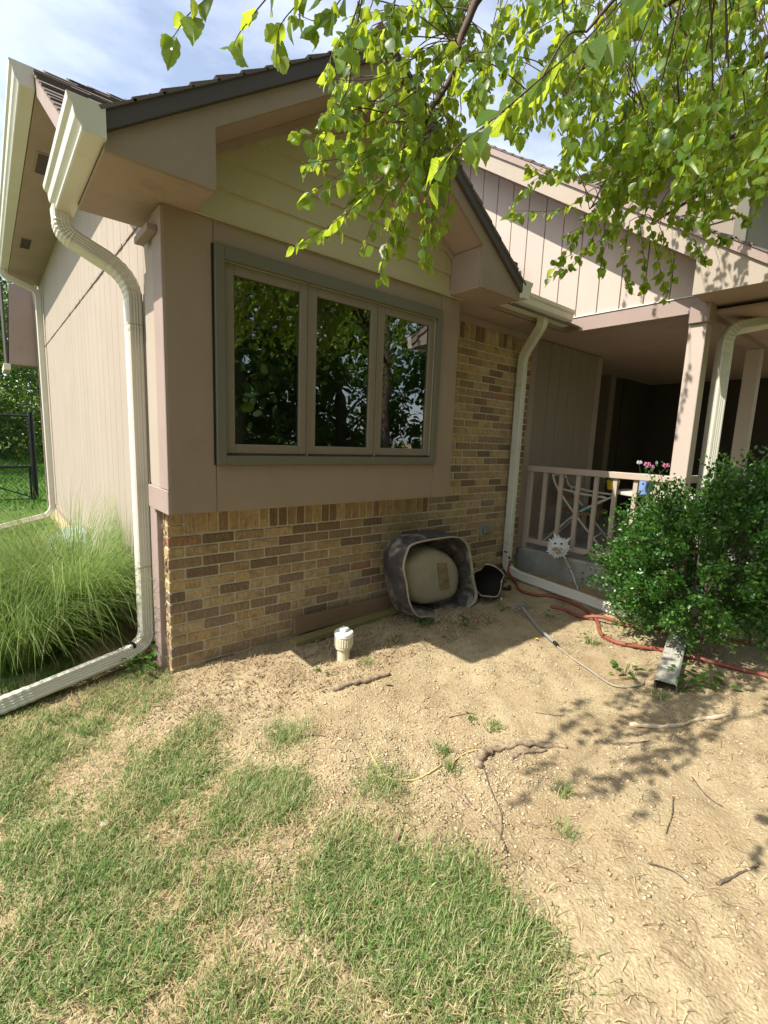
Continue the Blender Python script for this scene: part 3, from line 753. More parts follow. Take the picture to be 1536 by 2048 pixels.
# right roof over the porch: slope, rake fascia, return box
pr = MB()
pr.add([(3.28, -2.0, pz(-2.0)-.02), (8.0, -2.0, pz(-2.0)-.02), (8.0, 2.2, pz(2.2)-.02), (3.28, 2.2, pz(2.2)-.02)], [(0,1,2,3)])
pr.add([(3.28, 2.2, pz(2.2)-.021), (8.0, 2.2, pz(2.2)-.021), (8.0, 6.4, pz(2.2)-2.8), (3.28, 6.4, pz(2.2)-2.8)], [(0,1,2,3)])
proof = pr.build('porch_roof', MT['dark_fascia'], house)
slope_courses('shingles', (3.265, -2.0, pz(-2.0)-.006), (1,0,0), (0, c8, s8), lambda k: (0, 3.2), 37, parent=proof, seed=6)
def rp(y, d): return (y, pz(y)-d)
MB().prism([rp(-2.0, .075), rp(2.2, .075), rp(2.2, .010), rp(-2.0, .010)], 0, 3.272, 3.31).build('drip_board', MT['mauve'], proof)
MB().prism([(-2.0, 2.588), (-1.443, 2.588), rp(-1.443, .225), rp(2.2, .225), rp(2.2, .0755), rp(-2.0, .0755)], 0, 3.29, 3.31).build('rake_fascia', MT['siding'], proof)
MB().prism([rp(-1.44, .21), rp(2.2, .21), rp(2.2, .19), rp(-1.44, .19)], 0, 3.3105, 3.612).build('rake_soffit', MT['soffit'], proof)
MB().box(3.3105, 8.0, -2.0, -1.475, 2.592, 2.607).build('return_soffit', MT['soffit'], proof)
MB().box(3.3105, 3.612, -1.4745, -1.445, 2.592, pz(-1.443)-.21).build('return_side', MT['mauve'], proof)
MB().box(3.3105, 8.0, -2.005, -1.98, 2.6075, pz(-2.0)-.03).build('front_fascia', MT['mauve'], proof)
gutter('gutter', (3.30, -2.007, 2.585), 'x', 4.7, -1, house)
# upper storey behind: lap-sided side wall with corner trim and its roof
us = MB().prism([(-1.35, 3.0), (2.6, 3.0), (2.6, 4.35), (-1.35, 4.35)], 0, 4.612, 8.0).build('upper_wall', MT['siding'], house)
k = 0
while 2.95+k*.155 < 4.30:
    z0 = 2.95+k*.155
    MB().add([(4.588, -1.27, z0), (4.588, 2.6, z0), (4.60, 2.6, z0+.165), (4.60, -1.27, z0+.165), (4.611, -1.27, z0), (4.611, 2.6, z0), (4.611, 2.6, z0+.165), (4.611, -1.27, z0+.165)],
             [(0,1,2,3),(0,4,5,1),(3,2,6,7),(0,3,7,4)]).build('siding_board', MT['porchwall'], us); k += 1
MB().box(4.58, 4.64, -1.375, -1.272, 2.95, 4.35, .003).build('corner_board', MT['winframe'], us)
ur = MB(); ur.add([(4.36, -1.7, 4.16), (6.2, -1.7, 5.39), (6.2, 2.15, 5.39), (4.36, 2.15, 4.16), (8.0, -1.7, 4.16), (8.0, 2.15, 4.16), (6.2, -1.62, 4.16)], [(0,1,2,3),(1,4,5,2),(0,4,1)])
uro = ur.build('upper_roof', MT['dark_fascia'], house)
slope_courses('shingles', (4.35, -1.72, 4.165), (0,1,0), (c8, 0, s8), lambda k: (0, 3.87), 17, parent=uro, seed=8)

# seams and screws on the downspouts
for par, (sx_, sy_), zs in ((d1, (-.062, .31), (2.05, .62)), (d2, (3.255, -.055), (2.02, .46))):
    for z_ in zs:
        MB().sweep([(sx_, sy_, z_), (sx_, sy_, z_-.006)], [(a*1.022, b*1.022) for a, b in (ds_prof(.105, .085) if par is d1 else ds_prof(.085, .07))], up=(1,0,0) if par is d1 else (0,1,0)).build('seam', MT['spout'], par)

# ================================================================== GROUND
def gz0(x, y):
    x = np.asarray(x, float); y = np.asarray(y, float)
    base = .035*np.clip(x, 0, 4.2)
    base = base - .02*np.clip(-x-1.0, 0, 6)
    n = .009*np.sin(x*5.1+1.3*np.sin(y*3.7))*np.cos(y*4.3+.7*np.sin(x*6.1)) + .006*np.sin(x*11.3+y*7.9) + .004*np.sin(x*23.1-y*19.7)
    far = np.clip((np.hypot(x-1, y+1)-6)/10, 0, 1)
    return base + n*(1-far)
def gz(x, y): return float(gz0(x, y))
def ground_sheet():
    xs = np.concatenate([np.linspace(-400, -8, 14), np.linspace(-6, -1.6, 12), np.linspace(-1.5, 4.0, 190), np.linspace(4.3, 12, 12), np.linspace(16, 400, 12)])
    ys = np.concatenate([np.linspace(-400, -9, 14), np.linspace(-7, -3.3, 10), np.linspace(-3.2, 1.2, 170), np.linspace(1.5, 12, 24), np.linspace(16, 400, 14)])
    X, Y = np.meshgrid(xs, ys); Z = gz0(X, Y)
    inner = (X > -1.5) & (X < 4) & (Y > -3.2) & (Y < 1.2)
    Z = Z + np.where(inner, nr.normal(0, .0022, X.shape), 0)
    V = np.stack([X, Y, Z], -1).reshape(-1, 3); nx = len(xs)
    i, j = np.meshgrid(np.arange(nx-1), np.arange(len(ys)-1)); a = (j*nx+i).ravel()
    return V, np.stack([a, a+1, a+1+nx, a+nx], -1)
V, Q = ground_sheet()
def lawn_soil():
    m = MT['soil'].copy(); m.name = 'ground'; return m
ground = quads_mesh('ground', V, Q, MT['soil'], smooth=True, kind='structure')

PA = [(-0.805,0.067),(-0.073,0.083),(-0.063,-0.14),(-0.322,-0.342),(-0.537,-0.515),(-0.615,-0.723),(-0.668,-1.012),(-0.567,-1.09),(-0.498,-0.912),(-0.387,-0.669),(-0.198,-0.586),(-0.002,-0.642),(-0.021,-0.857),(0.016,-1.073),(0.123,-1.21),(0.119,-1.355),(0.033,-1.442),(-0.068,-1.453),(-0.185,-1.461),(-0.219,-1.615),(-0.275,-1.723),(-0.256,-1.869),(-0.111,-1.967),(-0.116,-2.103),(-0.35,-2.7),(-3,-3.2),(-3,0.0)]
PB = [(-0.077,-1.639),(0.057,-1.573),(0.185,-1.58),(0.279,-1.642),(0.28,-1.755),(0.227,-1.801),(0.274,-1.888),(0.37,-1.925),(0.412,-2.0),(0.36,-2.14),(0.356,-2.231),(0.32,-2.318),(0.242,-2.394),(0.1,-2.7),(-.3,-2.7),(-0.116,-2.103),(-0.066,-2.142),(-0.028,-2.048),(-0.044,-1.922),(-0.046,-1.848),(-0.125,-1.748)]
def inside(P, x, y):
    c = np.zeros(x.shape, bool); n = len(P); j = n-1
    for i in range(n):
        xi, yi = P[i]; xj, yj = P[j]
        t = ((yi > y) != (yj > y)) & (x < (xj-xi)*(y-yi)/((yj-yi)+1e-12)+xi)
        c ^= t; j = i
    return c
def vnoise(x, y, s, seed):
    r = np.random.default_rng(seed); T = r.random((64, 64))
    u = x*s; v = y*s; i = np.floor(u).astype(int); j = np.floor(v).astype(int); fu = u-i; fv = v-j
    fu = fu*fu*(3-2*fu); fv = fv*fv*(3-2*fv); g = lambda a, b: T[a % 64, b % 64]
    return g(i,j)*(1-fu)*(1-fv)+g(i+1,j)*fu*(1-fv)+g(i,j+1)*(1-fu)*fv+g(i+1,j+1)*fu*fv
def blades(name, X, Y, Z, L, Wd, mat, lean=(.15, .9), seg=3, parent=None, curl=1.0, **t):
    n = len(X); az = nr.uniform(0, 2*np.pi, n); ln = nr.uniform(lean[0], lean[1], n)
    dx, dy = np.cos(az), np.sin(az); px, py = -dy, dx; V = np.zeros((n, (seg+1)*2, 3), np.float32)
    hx = np.zeros(n); hz = np.zeros(n); a = ln*.35
    for k in range(seg+1):
        w = Wd*(1-(k/seg))**.6*.5+.0002
        cx, cy, cz = X+dx*hx, Y+dy*hx, Z+hz
        V[:, 2*k] = np.stack([cx-px*w, cy-py*w, cz], -1); V[:, 2*k+1] = np.stack([cx+px*w, cy+py*w, cz], -1)
        hx = hx+np.sin(a)*L/seg; hz = hz+np.cos(a)*L/seg; a = a+ln*curl*1.6/seg
    b = (np.arange(n)*(seg+1)*2)[:, None]; q = []
    for k in range(seg): q.append(np.stack([b[:,0]+2*k, b[:,0]+2*k+1, b[:,0]+2*k+3, b[:,0]+2*k+2], -1))
    return quads_mesh(name, V.reshape(-1, 3), np.concatenate(q), mat, parent, **t)

# green turf base under the far lawns
def turf_sheet(name, x0, x1, y0, y1, nx, ny, mat):
    X, Y = np.meshgrid(np.linspace(x0, x1, nx), np.linspace(y0, y1, ny)); Z = gz0(X, Y)+.012
    a = (np.arange(ny-1)[:, None]*nx+np.arange(nx-1)[None]).ravel()
    return quads_mesh(name, np.stack([X, Y, Z], -1).reshape(-1, 3), np.stack([a, a+1, a+1+nx, a+nx], -1), mat, smooth=True, kind='structure')
tm = plain('turf_ground', (.075, .12, .028), .95, .1, var=.35, scale=4, bump=.6, bscale=40)
turf_sheet('rear_lawn_ground', -60, -.06, 1.6, 90, 60, 90, tm)
turf_sheet('rear_lawn_ground', -.05, 60, 7.1, 90, 60, 80, tm)
turf_sheet('front_lawn_ground', -60, 60, -70, -4.3, 60, 60, tm)
# lawn: patchy turf near the camera
def scatter(n, x0, x1, y0, y1): return nr.uniform(x0, x1, n), nr.uniform(y0, y1, n)
X, Y = scatter(520000, -2.2, .75, -3.0, .3)
wob = .07
soft = np.zeros(len(X))
for k in range(10):
    ox = X+(vnoise(X, Y, 7, 1)-.5)*wob*2+nr.normal(0, .062, len(X)); oy = Y+(vnoise(X, Y, 7, 2)-.5)*wob*2+nr.normal(0, .062, len(X))
    soft += np.where(inside(PA, ox, oy), .72, 0.0)+np.where(inside(PB, ox, oy), .78, 0.0)
soft = np.clip(soft/10, 0, .8)
clump = np.clip((vnoise(X, Y, 22, 5)*.75+vnoise(X, Y, 9, 3)*.55+vnoise(X, Y, 3.4, 4)*.75-.62)*1.75, .03, 1.0)
dens = soft*clump
dens = np.where((X < -.95) , np.maximum(dens, .45*clump), dens)
keep = nr.random(len(X)) < dens
# no turf under the spout extension and right at the planting bed
keep &= ~((Y > .30*X+.02+.30) & (X < 0))
X0, Y0, soft0 = X, Y, soft
X, Y = X[keep], Y[keep]
L = nr.uniform(.016, .046, len(X)); L *= .8+.7*vnoise(X, Y, 6, 9)
lawn = blades('lawn', X, Y, gz0(X, Y)-.003, L, nr.uniform(.0014, .0042, len(X)), MT['turf'], (.4, 1.7), label='patchy thin lawn grass on the left foreground', cat='grass', kind='stuff')
print('lawn blades', len(X))
sel = (nr.random(len(X0)) < .18*np.clip(soft0*1.6, 0, 1)**.7*np.clip(vnoise(X0, Y0, 6, 61)*1.5-.1, .15, 1)) & ~((Y0 > .30*X0+.32) & (X0 < 0))
Xt, Yt = X0[sel], Y0[sel]
blades('thatch', Xt, Yt, gz0(Xt, Yt)+.001, nr.uniform(.02, .07, len(Xt)), nr.uniform(.001, .003, len(Xt)), MT['straw'], (1.9, 3.0), seg=3, curl=.3, kind='stuff', label='pale dead thatch lying between the lawn blades', cat='grass')
print('thatch', len(Xt))
# greener clumped tufts inside the patches
tc_ = [(.08,-1.27),(.03,-1.33),(-.02,-1.18),(-.35,-1.0),(-.2,-1.3),(-.45,-1.35),(.30,-2.05),(.33,-2.2),(.22,-2.25),(.15,-2.05),(.37,-1.98),(-.08,-1.74),(.1,-1.66),(-.3,-1.55),(-.6,-1.2),(-.55,-1.6),(-.75,-1.0),(-.8,-.6),(-.7,-.3),(.803,-2.098),(.987,-.64),(.774,-1.50),(.412,-1.496),(.955,-2.0),(.70,-1.61),(.26,-.958),(1.094,-1.541),(2.05,-1.97),(2.415,-1.415),(-.03,-1.93),(.02,-2.12),(-.38,-1.85),(-.62,-1.9)]
xs, ys = [], []
for (cx, cy) in tc_:
    k = 480 if cx < .45 else 70
    s = .065 if cx < .45 else .022
    xs.append(nr.normal(cx, s, k)); ys.append(nr.normal(cy, s, k))
X = np.concatenate(xs); Y = np.concatenate(ys)
blades('grass_tufts', X, Y, gz0(X, Y)-.003, nr.uniform(.03, .075, len(X)), nr.uniform(.002, .0038, len(X)), MT['turf'], (.3, 1.2), kind='stuff', label='denser green grass tufts scattered over the bare soil', cat='grass')
# deep green lawn along the house side, out to the trees
X, Y = scatter(120000, -3.2, -.05, .0, 9)
keep = (X < -.15-.25*(Y < 1.8)) & ~((Y < .30*X+.34) & (X > -1.0)) & (nr.random(len(X)) < np.clip(1.15-Y/11, .3, 1))
X, Y = X[keep], Y[keep]
blades('side_lawn', X, Y, gz0(X, Y)-.003, nr.uniform(.03, .075, len(X)), nr.uniform(.003, .006, len(X)), MT['farturf'], (.2, 1.0), seg=2, kind='stuff', label='green lawn beside the sunlit left wall', cat='grass')
X, Y = scatter(60000, -10, 6, 7.2, 34)
blades('rear_lawn', X, Y, gz0(X, Y)-.01, nr.uniform(.08, .20, len(X)), nr.uniform(.02, .05, len(X)), MT['farturf'], (.3, 1.1), seg=2, kind='stuff', label='bright green lawn behind the chain-link fence', cat='grass')
X, Y = scatter(90000, -14, 16, -26, -3.3)
keep = ~((X > -.4) & (X < 2.6) & (Y > -4.2)); X, Y = X[keep], Y[keep]
blades('front_lawn', X, Y, gz0(X, Y)-.01, nr.uniform(.05, .12, len(X)), nr.uniform(.015, .035, len(X)), MT['farturf'], (.3, 1.1), seg=2, kind='stuff', label='open front lawn out of frame behind the viewer', cat='grass')
# dry straw and wood-chip litter over the soil
X, Y = scatter(46000, -1.2, 3.4, -2.9, .0)
keep = nr.random(len(X)) < (.03+.09*(vnoise(X, Y, 3, 21) > .55)+.35*(Y > -.75)*(X < 1.9)+.25*(X < .5)); X, Y = X[keep], Y[keep]
blades('straw_litter', X, Y, gz0(X, Y)+.002, nr.uniform(.012, .05, len(X)), nr.uniform(.0012, .003, len(X)), MT['straw'], (2.2, 3.3), seg=2, curl=.15, kind='stuff', label='dry straw litter strewn over the bare soil', cat='litter')
X, Y = scatter(3600, -.6, 3.2, -2.9, .0)
keep = nr.random(len(X)) < np.clip(vnoise(X, Y, 2.2, 41)*1.8-.55, .08, 1); X, Y = X[keep], Y[keep]
blades('root_fibres', X, Y, gz0(X, Y)+.002, nr.uniform(.02, .11, len(X)), nr.uniform(.001, .0026, len(X)), plain('dead_root_fibre', (.17,.115,.07), .9, .1, var=.4), (2.4, 3.3), seg=3, curl=.25, kind='stuff', label='thin dark dead root fibres on the bare soil', cat='litter')
X, Y = scatter(2600, -.2, 2.2, -.75, -.05)
blades('mulch_bits', X, Y, gz0(X, Y)+.003, nr.uniform(.012, .04, len(X)), nr.uniform(.004, .011, len(X)), plain('weathered_mulch', (.27,.19,.12), .9, .1, var=.5, scale=3), (2.0, 3.3), seg=2, curl=.1, kind='stuff', label='weathered mulch bits along the foot of the brick wall', cat='litter')
# crushed stones
def stones(name, X, Y, S, mat, **t):
    base = np.array([(1,0,0),(-1,0,0),(0,1,0),(0,-1,0),(0,0,.75),(0,0,-.6),(.6,.6,.35),(-.6,.55,.3),(.55,-.6,.35),(-.6,-.6,.25)], np.float32)
    Fb = np.array([(0,6,4),(6,2,4),(2,7,4),(7,1,4),(1,9,4),(9,3,4),(3,8,4),(8,0,4),(0,5,2),(2,5,1),(1,5,3),(3,5,0),(0,2,6),(2,1,7),(1,3,9),(3,0,8)], np.int32)
    n = len(X); P = base[None]*(1+nr.uniform(-.32, .32, (n, 10, 1)))*S[:, None, None]
    P = P*np.stack([nr.uniform(.7, 1.5, n), nr.uniform(.7, 1.2, n), nr.uniform(.45, .85, n)], -1)[:, None]
    a = nr.uniform(0, 6.28, n); c, s = np.cos(a)[:, None], np.sin(a)[:, None]
    P = np.stack([P[..., 0]*c-P[..., 1]*s, P[..., 0]*s+P[..., 1]*c, P[..., 2]], -1)
    P += np.stack([X, Y, gz0(X, Y)+S*.15], -1)[:, None]
    Q = (Fb[None]+(np.arange(n)*10)[:, None, None]).reshape(-1, 3)
    return quads_mesh(name, P.reshape(-1, 3), Q, mat, **t)
X, Y = scatter(170000, -1.0, 3.0, -2.95, -.2)
d = np.clip(vnoise(X, Y, 2.3, 31)*1.3-.25, .04, 1)*np.where(inside(PA, X, Y), .25, 1)
band = np.exp(-((X-.55)**2/.55+(Y+1.75)**2/.35))
d = d*(.22+1.0*band); keep = nr.random(len(X)) < d; X, Y = X[keep], Y[keep]
S = nr.gamma(2.0, .0014, len(X))+.0012; S = np.minimum(S, .0075)
stones('gravel', X, Y, S, MT['pebble'], kind='stuff', label='pale crushed gravel scattered over the soil', cat='gravel')
print('stones', len(X))
X, Y = scatter(900, -.6, 3.0, -2.8, -.15)
keep = nr.random(len(X)) < np.clip(vnoise(X, Y, 1.8, 71)*2-.7, .05, 1); X, Y = X[keep], Y[keep]
stones('soil_clods', X, Y, nr.uniform(.004, .009, len(X)), MT['soil'], kind='stuff', label='small soil clods on the bare ground', cat='soil')
X, Y = scatter(170, -.9, 2.6, -2.7, -.3)
stones('pebbles', X, Y, nr.uniform(.004, .010, len(X)), MT['pebble'], kind='stuff', label='larger pale pebbles lying on the soil', cat='gravel')

# ================================================================== OBJECTS ON THE GROUND
# old sewer clean-out pipe with its white cap
P = empty('cleanout_pipe', (.925, -.475, gz(.925, -.475)-.01), .35, 'stained white cleanout pipe with square plug cap standing in the soil', 'pipe')
MB().lathe([(.044, -.05), (.044, .085), (.0565, .087), (.0565, .098), (.0585, .100), (.0585, .160), (.056, .164)], n=28).build('pipe', MT['pvc'], P, smooth=False)
cp = MB().lathe([(.0600, .1645), (.0620, .167), (.0620, .186), (.058, .194), (.02, .196)], n=28).build('cap', MT['pvcw'], P)
MB().box(-.024, .024, -.024, .024, .1965, .220, .004).build('plug', MT['pvcw'], cp)
for o in P.children: pass
gr = MB()
for k in range(24):
    a = k*math.pi/12; gr.box(.0575*math.cos(a)-.003, .0575*math.cos(a)+.003, .0575*math.sin(a)-.003, .0575*math.sin(a)+.003, .105, .155)
gr.build('grip_ribs', MT['pvc'], P)

# two boards lying along the wall
b1 = MB(); b1.bar((.80, -.050, .135), (1.95, -.052, .150), .038, .115)
tag(b1.build('lumber_board', MT['wood'], bevel=.003), 'dark brown board leaning upright along the base of the brick wall', 'board')
b2 = MB(); b2.bar((.755, -.118, .048), (1.80, -.098, .085), .085, .034)
tag(b2.build('lumber_board', MT['woodgreen'], bevel=.003), 'mossy greenish board lying flat in front of the brown board', 'board')

# moulded pond tub tipped on its side
def tub_mat():
    m = NT('moulded_black_plastic').set(.75, .3); v = m.coords(); n = m.noise(5, 6, .65, v, .6); n2 = m.noise(22, 5, .6, v)
    c = m.ramp(n.outputs['Fac'], [(.42, (.035,.032,.035)), (.52, (.09,.08,.075)), (.60, (.30,.26,.21)), (.66, (.10,.09,.085)), (.8, (.04,.037,.04))]).outputs[0]
    c = m.mix(m.math('MULTIPLY', n2.outputs['Fac'], .3), c, (.16,.13,.10)); m.col(c)
    m.bump(m.math('ADD', n.outputs['Fac'], m.math('MULTIPLY', n2.outputs['Fac'], .4)), .8, .03); return m.m
MT['tubout'] = tub_mat()
MT['tubrim'] = plain('sunbleached_rim', (.34,.285,.21), .8, .2, var=.25, scale=25)
MT['tubdome'] = plain('dusty_olive_plastic', (.30,.27,.205), .6, .3, var=.12, scale=7, bump=.15, bscale=30)
rim0 = [(1.601,.695),(1.816,.71),(2.087,.702),(2.217,.625),(2.288,.493),(2.346,.305),(2.402,.152),(2.349,.081),(2.183,.062),(1.935,.055),(1.796,.098),(1.685,.122),(1.583,.247),(1.543,.413),(1.515,.54),(1.543,.645)]
def dens_loop(P2, n=64):
    P3 = [Vector((a, b, 0)) for a, b in P2]; out = []
    m = len(P3); per = n//m
    for i in range(m):
        p0, p1, p2, p3 = P3[i-1], P3[i], P3[(i+1) % m], P3[(i+2) % m]
        for k in range(per):
            t = k/per; v = .5*((2*p1)+(p2-p0)*t+(2*p0-5*p1+4*p2-p3)*t*t+(3*p1-p0-3*p2+p3)*t**3); out.append((v.x, v.y))
    return out
rim = dens_loop(rim0); cxr = 1.93; czr = .38
def ring(y, k, dx=0, dz=0, wob=0.0, seed=0, sh=rim, kz=None):
    rr = np.random.default_rng(seed); ph = rr.uniform(0, 6.28, 5); out = []
    for i, (a, b) in enumerate(sh):
        t = 2*math.pi*i/len(sh); w = 1+wob*sum(math.sin((j+2)*t+ph[j])/(j+1) for j in range(5))
        out.append((cxr+(a-cxr)*k*w+dx, y, max(.03, czr+(b-czr)*(kz or k)*w+dz)))
    return out
tub = empty('pond_tub', (0,0,0), 0, 'dark moulded plastic pond tub tipped on its side against the brick wall', 'tub')
sh_ = MB().loft([ring(-.372, 1.0, 0, 0, .014, 11), ring(-.33, 1.03, -.01, 0, .008, 1), ring(-.26, 1.06, -.015, 0, .02, 2), ring(-.18, 1.04, -.01, 0, .025, 3), ring(-.10, .97, .02, 0, .02, 4), ring(-.035, .82, .05, 0, .02, 5)], cap1=True)
shell = sh_.build('shell', MT['tubout'], tub, smooth=True)
MB().loft([ring(-.374, .982, 0, 0, .014, 11), ring(-.33, .955, 0, 0, .006, 6), ring(-.25, .925, 0, 0, .012, 7), ring(-.17, .88, 0, 0, .015, 8), ring(-.12, .78, 0, 0, .01, 9), ring(-.112, .68)], cap1=True).build('inner_wall', MT['tubout'], tub, smooth=True)
MB().loft([ring(-.362, 1.004, 0, 0, .014, 11), ring(-.382, 1.006, 0, 0, .014, 11), ring(-.385, .992, 0, 0, .014, 11), ring(-.380, .978, 0, 0, .014, 11), ring(-.36, .976, 0, 0, .014, 11)]).build('rim', MT['tubrim'], tub, smooth=True)
dome0 = [(1.636,.536),(1.796,.613),(1.942,.612),(2.133,.53),(2.251,.406),(2.283,.269),(2.231,.145),(2.046,.124),(1.841,.144),(1.698,.226),(1.62,.381),(1.615,.46)]
dl = dens_loop(dome0, 60); dcx, dcz = 1.94, .37
def dring(y, k): return [(dcx+(a-dcx)*k, y, dcz+(b-dcz)*k) for a, b in dl]
dome = MB().loft([dring(-.115, 1.02), dring(-.19, 1.0), dring(-.245, .965), dring(-.278, .91), dring(-.296, .82), dring(-.303, .70), dring(-.305, .45)], cap1=True).build('dome', MT['tubdome'], tub, smooth=True)
pt = MB(); pt.add([(1.945,-.309,.485),(2.06,-.309,.475),(2.12,-.309,.245),(2.0,-.309,.25),(1.945,-.3055,.485),(2.06,-.3055,.475),(2.12,-.3055,.245),(2.0,-.3055,.25)], [(0,1,2,3),(0,4,5,1),(1,5,6,2),(2,6,7,3),(3,7,4,0)])
pt.build('patch', plain('rusty_label_residue', (.21,.16,.09), .8, .2, var=.35, scale=25), dome)

# smaller torn black pot beside it
pot = empty('torn_pot', (2.53, -.40, gz(2.53,-.4)), 0, 'small torn black pot lying open beside the tipped tub', 'pot')
lo = []
for k, (t, r) in enumerate(((0, .155), (.25, .165), (.6, .15), (.9, .13), (1.0, .09))):
    L_ = []
    for i in range(28):
        a = 2*math.pi*i/28; rr_ = r*(1+.08*math.sin(3*a+1)+(.10*math.sin(5*a+.4)+.05*math.sin(9*a) if k == 0 else 0))
        off = (.05*math.sin(4*a+2)+.03*math.sin(7*a)) if k == 0 else 0
        u = Vector((-.78, -.42, .46)).normalized(); e1 = u.cross(Vector((0,0,1))).normalized(); e2 = e1.cross(u)
        p = Vector((.06, .05, .16)) + u*(.12-t*.26+off) + e1*(rr_*math.cos(a)) + e2*(rr_*math.sin(a)*1.05)
        L_.append((p.x, p.y, max(.005, p.z)))
    lo.append(L_)
MB().loft(lo, cap1=True).build('shell', MT['tubout'], pot, smooth=True)
pot.scale = (.86, .86, .86)
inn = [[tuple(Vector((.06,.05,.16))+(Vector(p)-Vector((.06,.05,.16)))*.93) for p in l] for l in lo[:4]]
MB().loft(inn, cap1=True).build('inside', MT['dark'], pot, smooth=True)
MB().tube(smooth_path([lo[0][i] for i in range(0, 28, 2)]+[lo[0][0]], 3), .007, 6).build('rim', MT['tubrim'], pot)
MB().box(.02, .045, -.135, -.13, .04, .058).build('tag', MT['pvcw'], pot)

# garden hose: one run from the tap across the soil, plus a second pass beneath the shrub
hm = plain('faded_red_hose', (.23,.07,.045), .55, .35, var=.2, scale=15)
def gpath(pts, h): return [(x, y, gz(x, y)+h if z is None else z) for x, y, z in pts]
hz = gpath([(3.235,-.115,.29),(3.20,-.13,.17),(3.08,-.30,None),(2.97,-.426,None),(3.0,-.58,None),(3.07,-.724,None),(3.0,-.95,None),(2.92,-1.123,None),(2.78,-1.25,None),(2.606,-1.358,None),(2.54,-1.47,None),(2.545,-1.58,None),(2.68,-1.77,None),(2.72,-2.02,None),(2.80,-2.30,None),(2.95,-2.7,None)], .016)
hose = MB().tube(smooth_path(hz, 8), .0145, 10).build('garden_hose', hm, smooth=True)
tag(hose, 'faded red garden hose winding from the tap across the soil', 'hose')
MB().tube(smooth_path(gpath([(2.975,-.30,None),(2.93,-.33,None),(2.87,-.27,None),(2.84,-.2,None)], .016), 5), .017, 10).build('nozzle', MT['black_metal'], hose, smooth=True)
hz2 = gpath([(2.81,-.84,None),(2.83,-.95,None),(2.80,-1.10,None),(2.833,-1.25,.145),(2.90,-1.42,None),(2.946,-1.572,None),(3.05,-1.8,None),(3.3,-2.1,None)], .017)
tag(MB().tube(smooth_path(hz2, 8), .0145, 10).build('garden_hose', hm, smooth=True), 'second length of red hose disappearing under the round shrub', 'hose')

# fallen garden light: pole with a grid head and a trailing wire
tl = empty('fallen_stake', (0,0,0), 0, 'thin grey metal pole with grid head and trailing wire lying on the dirt', 'garden stake')
gh = MB()
c0 = Vector((2.56,-.70,gz(2.56,-.7)+.03))
for k in range(5):
    gh.bar(c0+Vector((-.10+.05*k,-.03,.004)), c0+Vector((-.07+.05*k,.05,.02)), .006, .006)
for k in range(3):
    gh.bar(c0+Vector((-.11,-.03+.035*k,.006+.006*k)), c0+Vector((.12,-.03+.035*k,.006+.006*k)), .006, .006)
galv = plain('galvanised_steel', (.38,.38,.36), .45, .5, .4, var=.15)
gh.build('grid_head', galv, tl)
MB().tube(gpath([(2.535,-.735,.13),(2.33,-1.03,None),(2.188,-1.234,None)], .018), .011, 8).build('pole', galv, tl)
MB().tube(gpath([(2.188,-1.234,None),(2.16,-1.275,None)], .018), .013, 8).build('joint', MT['black_metal'], tl)
MB().tube(smooth_path(gpath([(2.16,-1.275,None),(2.10,-1.40,None),(2.046,-1.566,None),(1.96,-1.72,None),(1.98,-1.80,None),(2.10,-1.85,None),(2.2,-1.82,None)], .010), 7), .0045, 6).build('wire', plain('pale_cord', (.33,.30,.23), .6), tl)

# sun-face flower stake leaning at the slab
fs = empty('flower_stake', (0,0,0), 0, 'white metal sunflower face on a coiled garden stake by the porch slab', 'ornament')
whm = plain('chipped_white_paint', (.62,.62,.60), .55, .4, var=.12, scale=30)
fc = Vector((3.44,-.50,.485)); fn = Vector((-.80,-.58,.12)).normalized(); e1 = fn.cross(Vector((0,0,1))).normalized(); e2 = e1.cross(fn)
for k in range(22):
    a = 2*math.pi*k/22+.1; r0, r1 = .055, .105+.018*((k*7) % 3)/2
    dv = e1*math.cos(a)+e2*math.sin(a); tv = -e1*math.sin(a)+e2*math.cos(a)
    if k in (4, 8): r1 = .155
    MB().add([fc+dv*r0-tv*.014+fn*.004, fc+dv*r0+tv*.014+fn*.004, fc+dv*(r0+r1)*.5+tv*.016+fn*.016, fc+dv*r1+fn*.006, fc+dv*(r0+r1)*.5-tv*.016+fn*.016, fc+dv*(r0+r1)*.5-fn*.003], [(0,1,2,5),(0,5,4),(5,2,3),(5,3,4),(0,4,3,2,1)]).build('petal', whm, fs)
ds = MB(); ls = []
for rr_, h in ((.085,.0),(.08,.012),(.06,.024),(.03,.03),(.005,.032)):
    ls.append([tuple(fc+e1*(rr_*math.cos(t*math.pi/10))+e2*(rr_*math.sin(t*math.pi/10))+fn*h) for t in range(20)])
ds.loft(ls, cap0=True, cap1=True)
dk = ds.build('disc', whm, fs, smooth=True)
sm = MB()
for k in range(40):
    a = rnd.uniform(math.pi*1.05, math.pi*1.95); r = rnd.uniform(.01, .062)
    p = fc+e1*(r*math.cos(a))+e2*(r*math.sin(a)*.9)+fn*.03; sm.box(p.x-.005, p.x+.005, p.y-.005, p.y+.005, p.z-.004, p.z+.004)
sm.build('seed_patch', plain('ochre_seeds', (.36,.26,.12), .8, .2, var=.3, scale=60), dk)
for s in (-1, 1):
    p = fc+e1*(s*.030+.005)+e2*.035+fn*.036; MB().lathe([(.002,-.008),(.009,-.005),(.011,0),(.009,.006),(.002,.009)], p, 10).build('eye', MT['black_metal'], dk, smooth=True)
b0 = Vector((3.43,-.585,.40)); b1_ = Vector((3.40,-.80,.11))
cl = []
